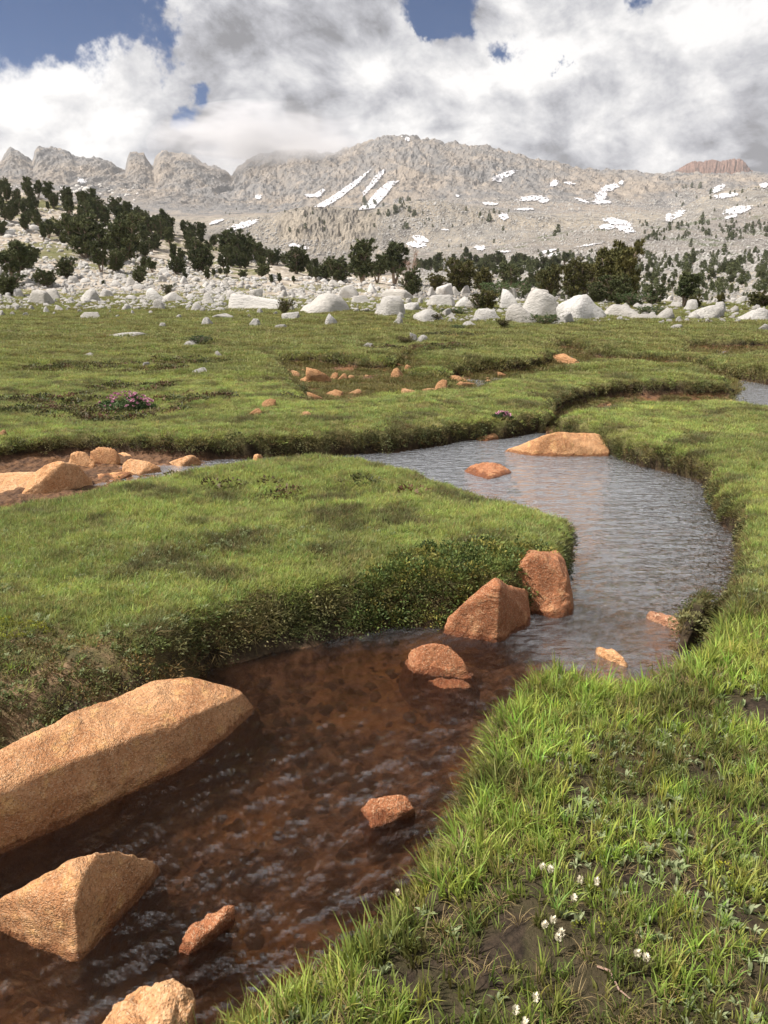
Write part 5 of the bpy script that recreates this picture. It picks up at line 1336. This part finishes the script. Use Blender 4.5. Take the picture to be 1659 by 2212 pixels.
# the reddish dead tree
X, Yp, Zp = hit(888, 632, int(np.searchsorted(Y, 40))); kk = Yp / FOC
e = link('dead_tree', None, loc=(X, Yp - .5, Zp)); tag(e, 'leafless reddish dead tree with thin upright twigs and bleached stems', 'dead tree')
g = np.random.default_rng(9); WV = []; WF = []; BV = []; BF = []
H = 85 * kk
for s_ in range(5):
    an = g.uniform(-.5, .5); x1 = g.uniform(-.16, .16) * H
    pts = [np.array([x1 * t ** 1.3 + .03 * H * math.sin(5 * t + s_), .05 * H * math.sin(3 * t + s_), H * t * g.uniform(.97, 1.0) * (.75 + .25 * (s_ % 2))]) for t in np.linspace(0, 1, 8)]
    V, F = tube(pts, (.018 * (1 - np.linspace(0, 1, 8)) + .003) * H, 5); b0 = len(WV); WV += V; WF += [tuple(q + b0 for q in f_) for f_ in F]
    for b in range(34):
        i = g.integers(2, 7); p = pts[i]; dr = np.array([g.normal() * .5, g.normal() * .5, 1]); dr /= np.linalg.norm(dr); L = H * g.uniform(.08, .24)
        V, F = tube([p, p + dr * L * .5 + g.normal(size=3) * .02 * H, p + dr * L], [.005 * H, .004 * H, .0022 * H], 3); b0 = len(BV); BV += V; BF += [tuple(q + b0 for q in f_) for f_ in F]
link('trunk', make_mesh('trunk', WV, WF, m_bark), e); link('twigs', make_mesh('twigs', BV, BF, m_dead), e)

# ------------------------------------------------------------------ flowers
def flower_mat(name, c):
    m, N, out = material(name); tco = N.new('ShaderNodeTexCoord').outputs['Object']; f1, _ = N.noise(tco, 60, 3, .5)
    principled(N, out, N.mix(f1, c, tuple(.7 * v for v in c[:3]) + (1,)), .7); return m
m_white = flower_mat('cream_petals', (.72, .66, .50, 1)); m_pink = flower_mat('pink_petals', (.62, .30, .42, 1)); m_stem = flower_mat('flower_stem', (.16, .20, .06, 1))
def flower_parts(seed, mat):
    g = np.random.default_rng(seed); V, F = tube([(0, 0, 0), (.002, .001, .025), (.003, 0, .05)], [.0013, .0012, .001], 5)
    stem = make_mesh('stem', V, F, m_stem); C = []
    for i in range(46):
        t = g.uniform(0, 1); a = g.uniform(0, 6.28); r = .0055 * math.sin(math.pi * (t * .8 + .15)); c_ = np.array([.003 + math.cos(a) * r, math.sin(a) * r, .044 + .022 * t]); d = np.array([math.cos(a), math.sin(a), 1.2]); d /= np.linalg.norm(d)
        sd = np.cross(d, (0, 0, 1.)); sd /= np.linalg.norm(sd) + 1e-9; C += [c_ - sd * .003, c_ + sd * .003, c_ + d * .009]
    return stem, make_mesh('flower_head', C, np.arange(len(C)).reshape(-1, 3), mat, False)
FL = [flower_parts(i, m_white) for i in range(3)]
FLW = [(1175, 1900, 'upper of two cream flower heads close together in the near grass'), (1190, 1903, 'right one of two cream flower heads close together, topmost in the near grass'), (1252, 1935, 'cream flower head just below the topmost pair in the near grass'),
       (1283, 1935, 'pinkish-cream flower head right of a single cream one'), (1238, 1965, 'round white flower head left of centre of the flower group'), (1195, 2022, 'white flower head above the tall cream pair'), (1186, 2030, 'cream flower head beside grey leaves, mid group'),
       (1218, 2045, 'tallest cream flower spike in the middle of the near grass'), (1208, 2055, 'cream flower spike leaning on the tallest one'), (1375, 2108, 'left of two small white flower heads right of a bare twig'), (1388, 2108, 'right of two small white flower heads right of a bare twig'),
       (1105, 2195, 'white flower head low in the near grass, left one'), (1150, 2195, 'pale flower head low in the near grass, right one'), (1125, 2235, 'pink-tipped flower head near the bottom edge'), (865, 1765, 'tiny straw-coloured seed head leaning over the water')]
for i, (a, b_, lab) in enumerate(FLW):
    q = on_plane(a, b_, .27); zz = float(ground(np.array([q[0]]), np.array([q[1]]))[2][0])
    e = link('wild_flower', None, loc=(q[0], q[1], zz)); e.scale = (.85,) * 3; e.rotation_euler = (random.uniform(-.2, .2), random.uniform(-.2, .2), random.uniform(0, 6))
    link('stem', FL[i % 3][0], e); link('flower_head', FL[i % 3][1], e); tag(e, lab, 'flower', 'cream flowers in the near grass')

# the pink flowering heather bush on the left meadow, and a second smaller one
def heather(px, py, w, h, label, seed, fl=120):
    X, Yp, Zp = hit(px, py); k = math.hypot(Yp, EYE - Zp) / FOC; W2 = w * k / 2; H = h * k; g = np.random.default_rng(seed)
    e = link('flowering_heather', None, loc=(X, Yp, Zp)); tag(e, label, 'heather'); V = []; Fv = []
    for i in range(2600):
        a = g.uniform(0, 6.28); r = math.sqrt(g.uniform()); lump = 1 + .35 * math.sin(a * 3 + seed) ; top = H * (1 - r * r * .8) * (.75 + .25 * math.sin(5 * r * math.cos(a)))
        c_ = np.array([math.cos(a) * r * W2, math.sin(a) * r * W2 * .5 * lump, top * g.uniform(.2, 1)]); d = g.normal(size=3) + np.array([0, 0, 1]); d /= np.linalg.norm(d); sd = np.cross(d, g.normal(size=3)); sd /= np.linalg.norm(sd)
        V += [c_ - sd * .008, c_ + sd * .008, c_ + d * .045]
    link('leaves', make_mesh('leaves', V, np.arange(len(V)).reshape(-1, 3), m_shrub, False), e); V = []
    for i in range(fl):
        a = g.uniform(0, 6.28); r = math.sqrt(g.uniform(0, 1)); top = H * (1 - r * r * .8)
        if math.cos(a) < 0 and g.uniform() < .4: continue
        c_ = np.array([math.cos(a) * r * W2, math.sin(a) * r * W2 * .5, top + .02]); s_ = g.uniform(.012, .026)
        for q in range(7):
            d = g.normal(size=3); d[2] = abs(d[2]); d /= np.linalg.norm(d); sd = np.cross(d, g.normal(size=3)); sd /= np.linalg.norm(sd); V += [c_ - sd * s_ * .5, c_ + sd * s_ * .5, c_ + d * s_ * 1.3]
    b = link('blossoms', make_mesh('blossoms', V, np.arange(len(V)).reshape(-1, 3), m_pink, False), e); b['kind'] = 'stuff'
heather(275, 884, 125, 34, 'dark cushion of heather covered with pink blossoms in the left meadow', 1)
heather(1085, 905, 40, 12, 'small pink-flowered heather above the rounded orange rock', 2, 25)
# a twig
q = on_plane(1290, 2095, .27); V, F = tube([(0, 0, .01), (.02, -.02, .02), (.03, -.06, .012), (.045, -.09, .02)], [.003, .003, .0025, .0015], 6)
tag(link('twig', make_mesh('twig', V, F, m_dead), loc=tuple(q)), 'short bleached twig lying on dark soil in the near grass', 'twig')

# ------------------------------------------------------------------ cloud lying on the ridge left of the peak
m_cl = bpy.data.materials.new('cloud_vapour'); m_cl.use_nodes = True; N = Nodes(m_cl.node_tree); N.n.clear(); out = N.new('ShaderNodeOutputMaterial')
tco = N.new('ShaderNodeTexCoord').outputs['Object']
ln = N.vm('LENGTH', tco); fc1, _ = N.noise(tco, 1.6, 5, .6, .4)
dn = N.m('MULTIPLY', N.ramp(N.m('ADD', ln, N.m('MULTIPLY', N.m('SUBTRACT', fc1, .5), 2.6)), .95, -.1), .016)
v = N.new('ShaderNodeVolumePrincipled'); v.inputs['Color'].default_value = (.97, .97, 1, 1); v.inputs['Anisotropy'].default_value = .3
N.l.new(dn, v.inputs['Density']); N.l.new(v.outputs[0], out.inputs['Volume'])
for cpx, cpy, crx, crz, lab in ((575, 312, 400, 130, 'soft cloud lying on the ridge between the spires and the central peak'),):
    q = pix_dir(cpx, cpy); yy = 2800.; loc = (q[0] / q[1] * yy, yy, EYE + q[2] / q[1] * yy)
    V, F = ico(3); o = link('ridge_cloud', make_mesh('ridge_cloud', V, F, m_cl), loc=loc); o.scale = (crx, 260, crz); tag(o, lab, 'cloud')

# ------------------------------------------------------------------ clear mountain air
m_air = bpy.data.materials.new('air'); m_air.use_nodes = True; N = Nodes(m_air.node_tree); N.n.clear(); out = N.new('ShaderNodeOutputMaterial')
v = N.new('ShaderNodeVolumePrincipled'); v.inputs['Color'].default_value = (.93, .95, 1, 1); v.inputs['Density'].default_value = HAZE; v.inputs['Anisotropy'].default_value = .2
N.l.new(v.outputs[0], out.inputs['Volume'])
x0, x1, y0, y1, z0, z1 = -4600, 4600, -1600, 3700, -5, 620
V = [(x0, y0, z0), (x1, y0, z0), (x1, y1, z0), (x0, y1, z0), (x0, y0, z1), (x1, y0, z1), (x1, y1, z1), (x0, y1, z1)]
if HAZE > 0: tag(link('haze', make_mesh('haze', V, [(0, 3, 2, 1), (4, 5, 6, 7), (0, 1, 5, 4), (1, 2, 6, 5), (2, 3, 7, 6), (3, 0, 4, 7)], m_air, False)), 'thin pale haze in the mountain air', 'haze', kind='stuff')
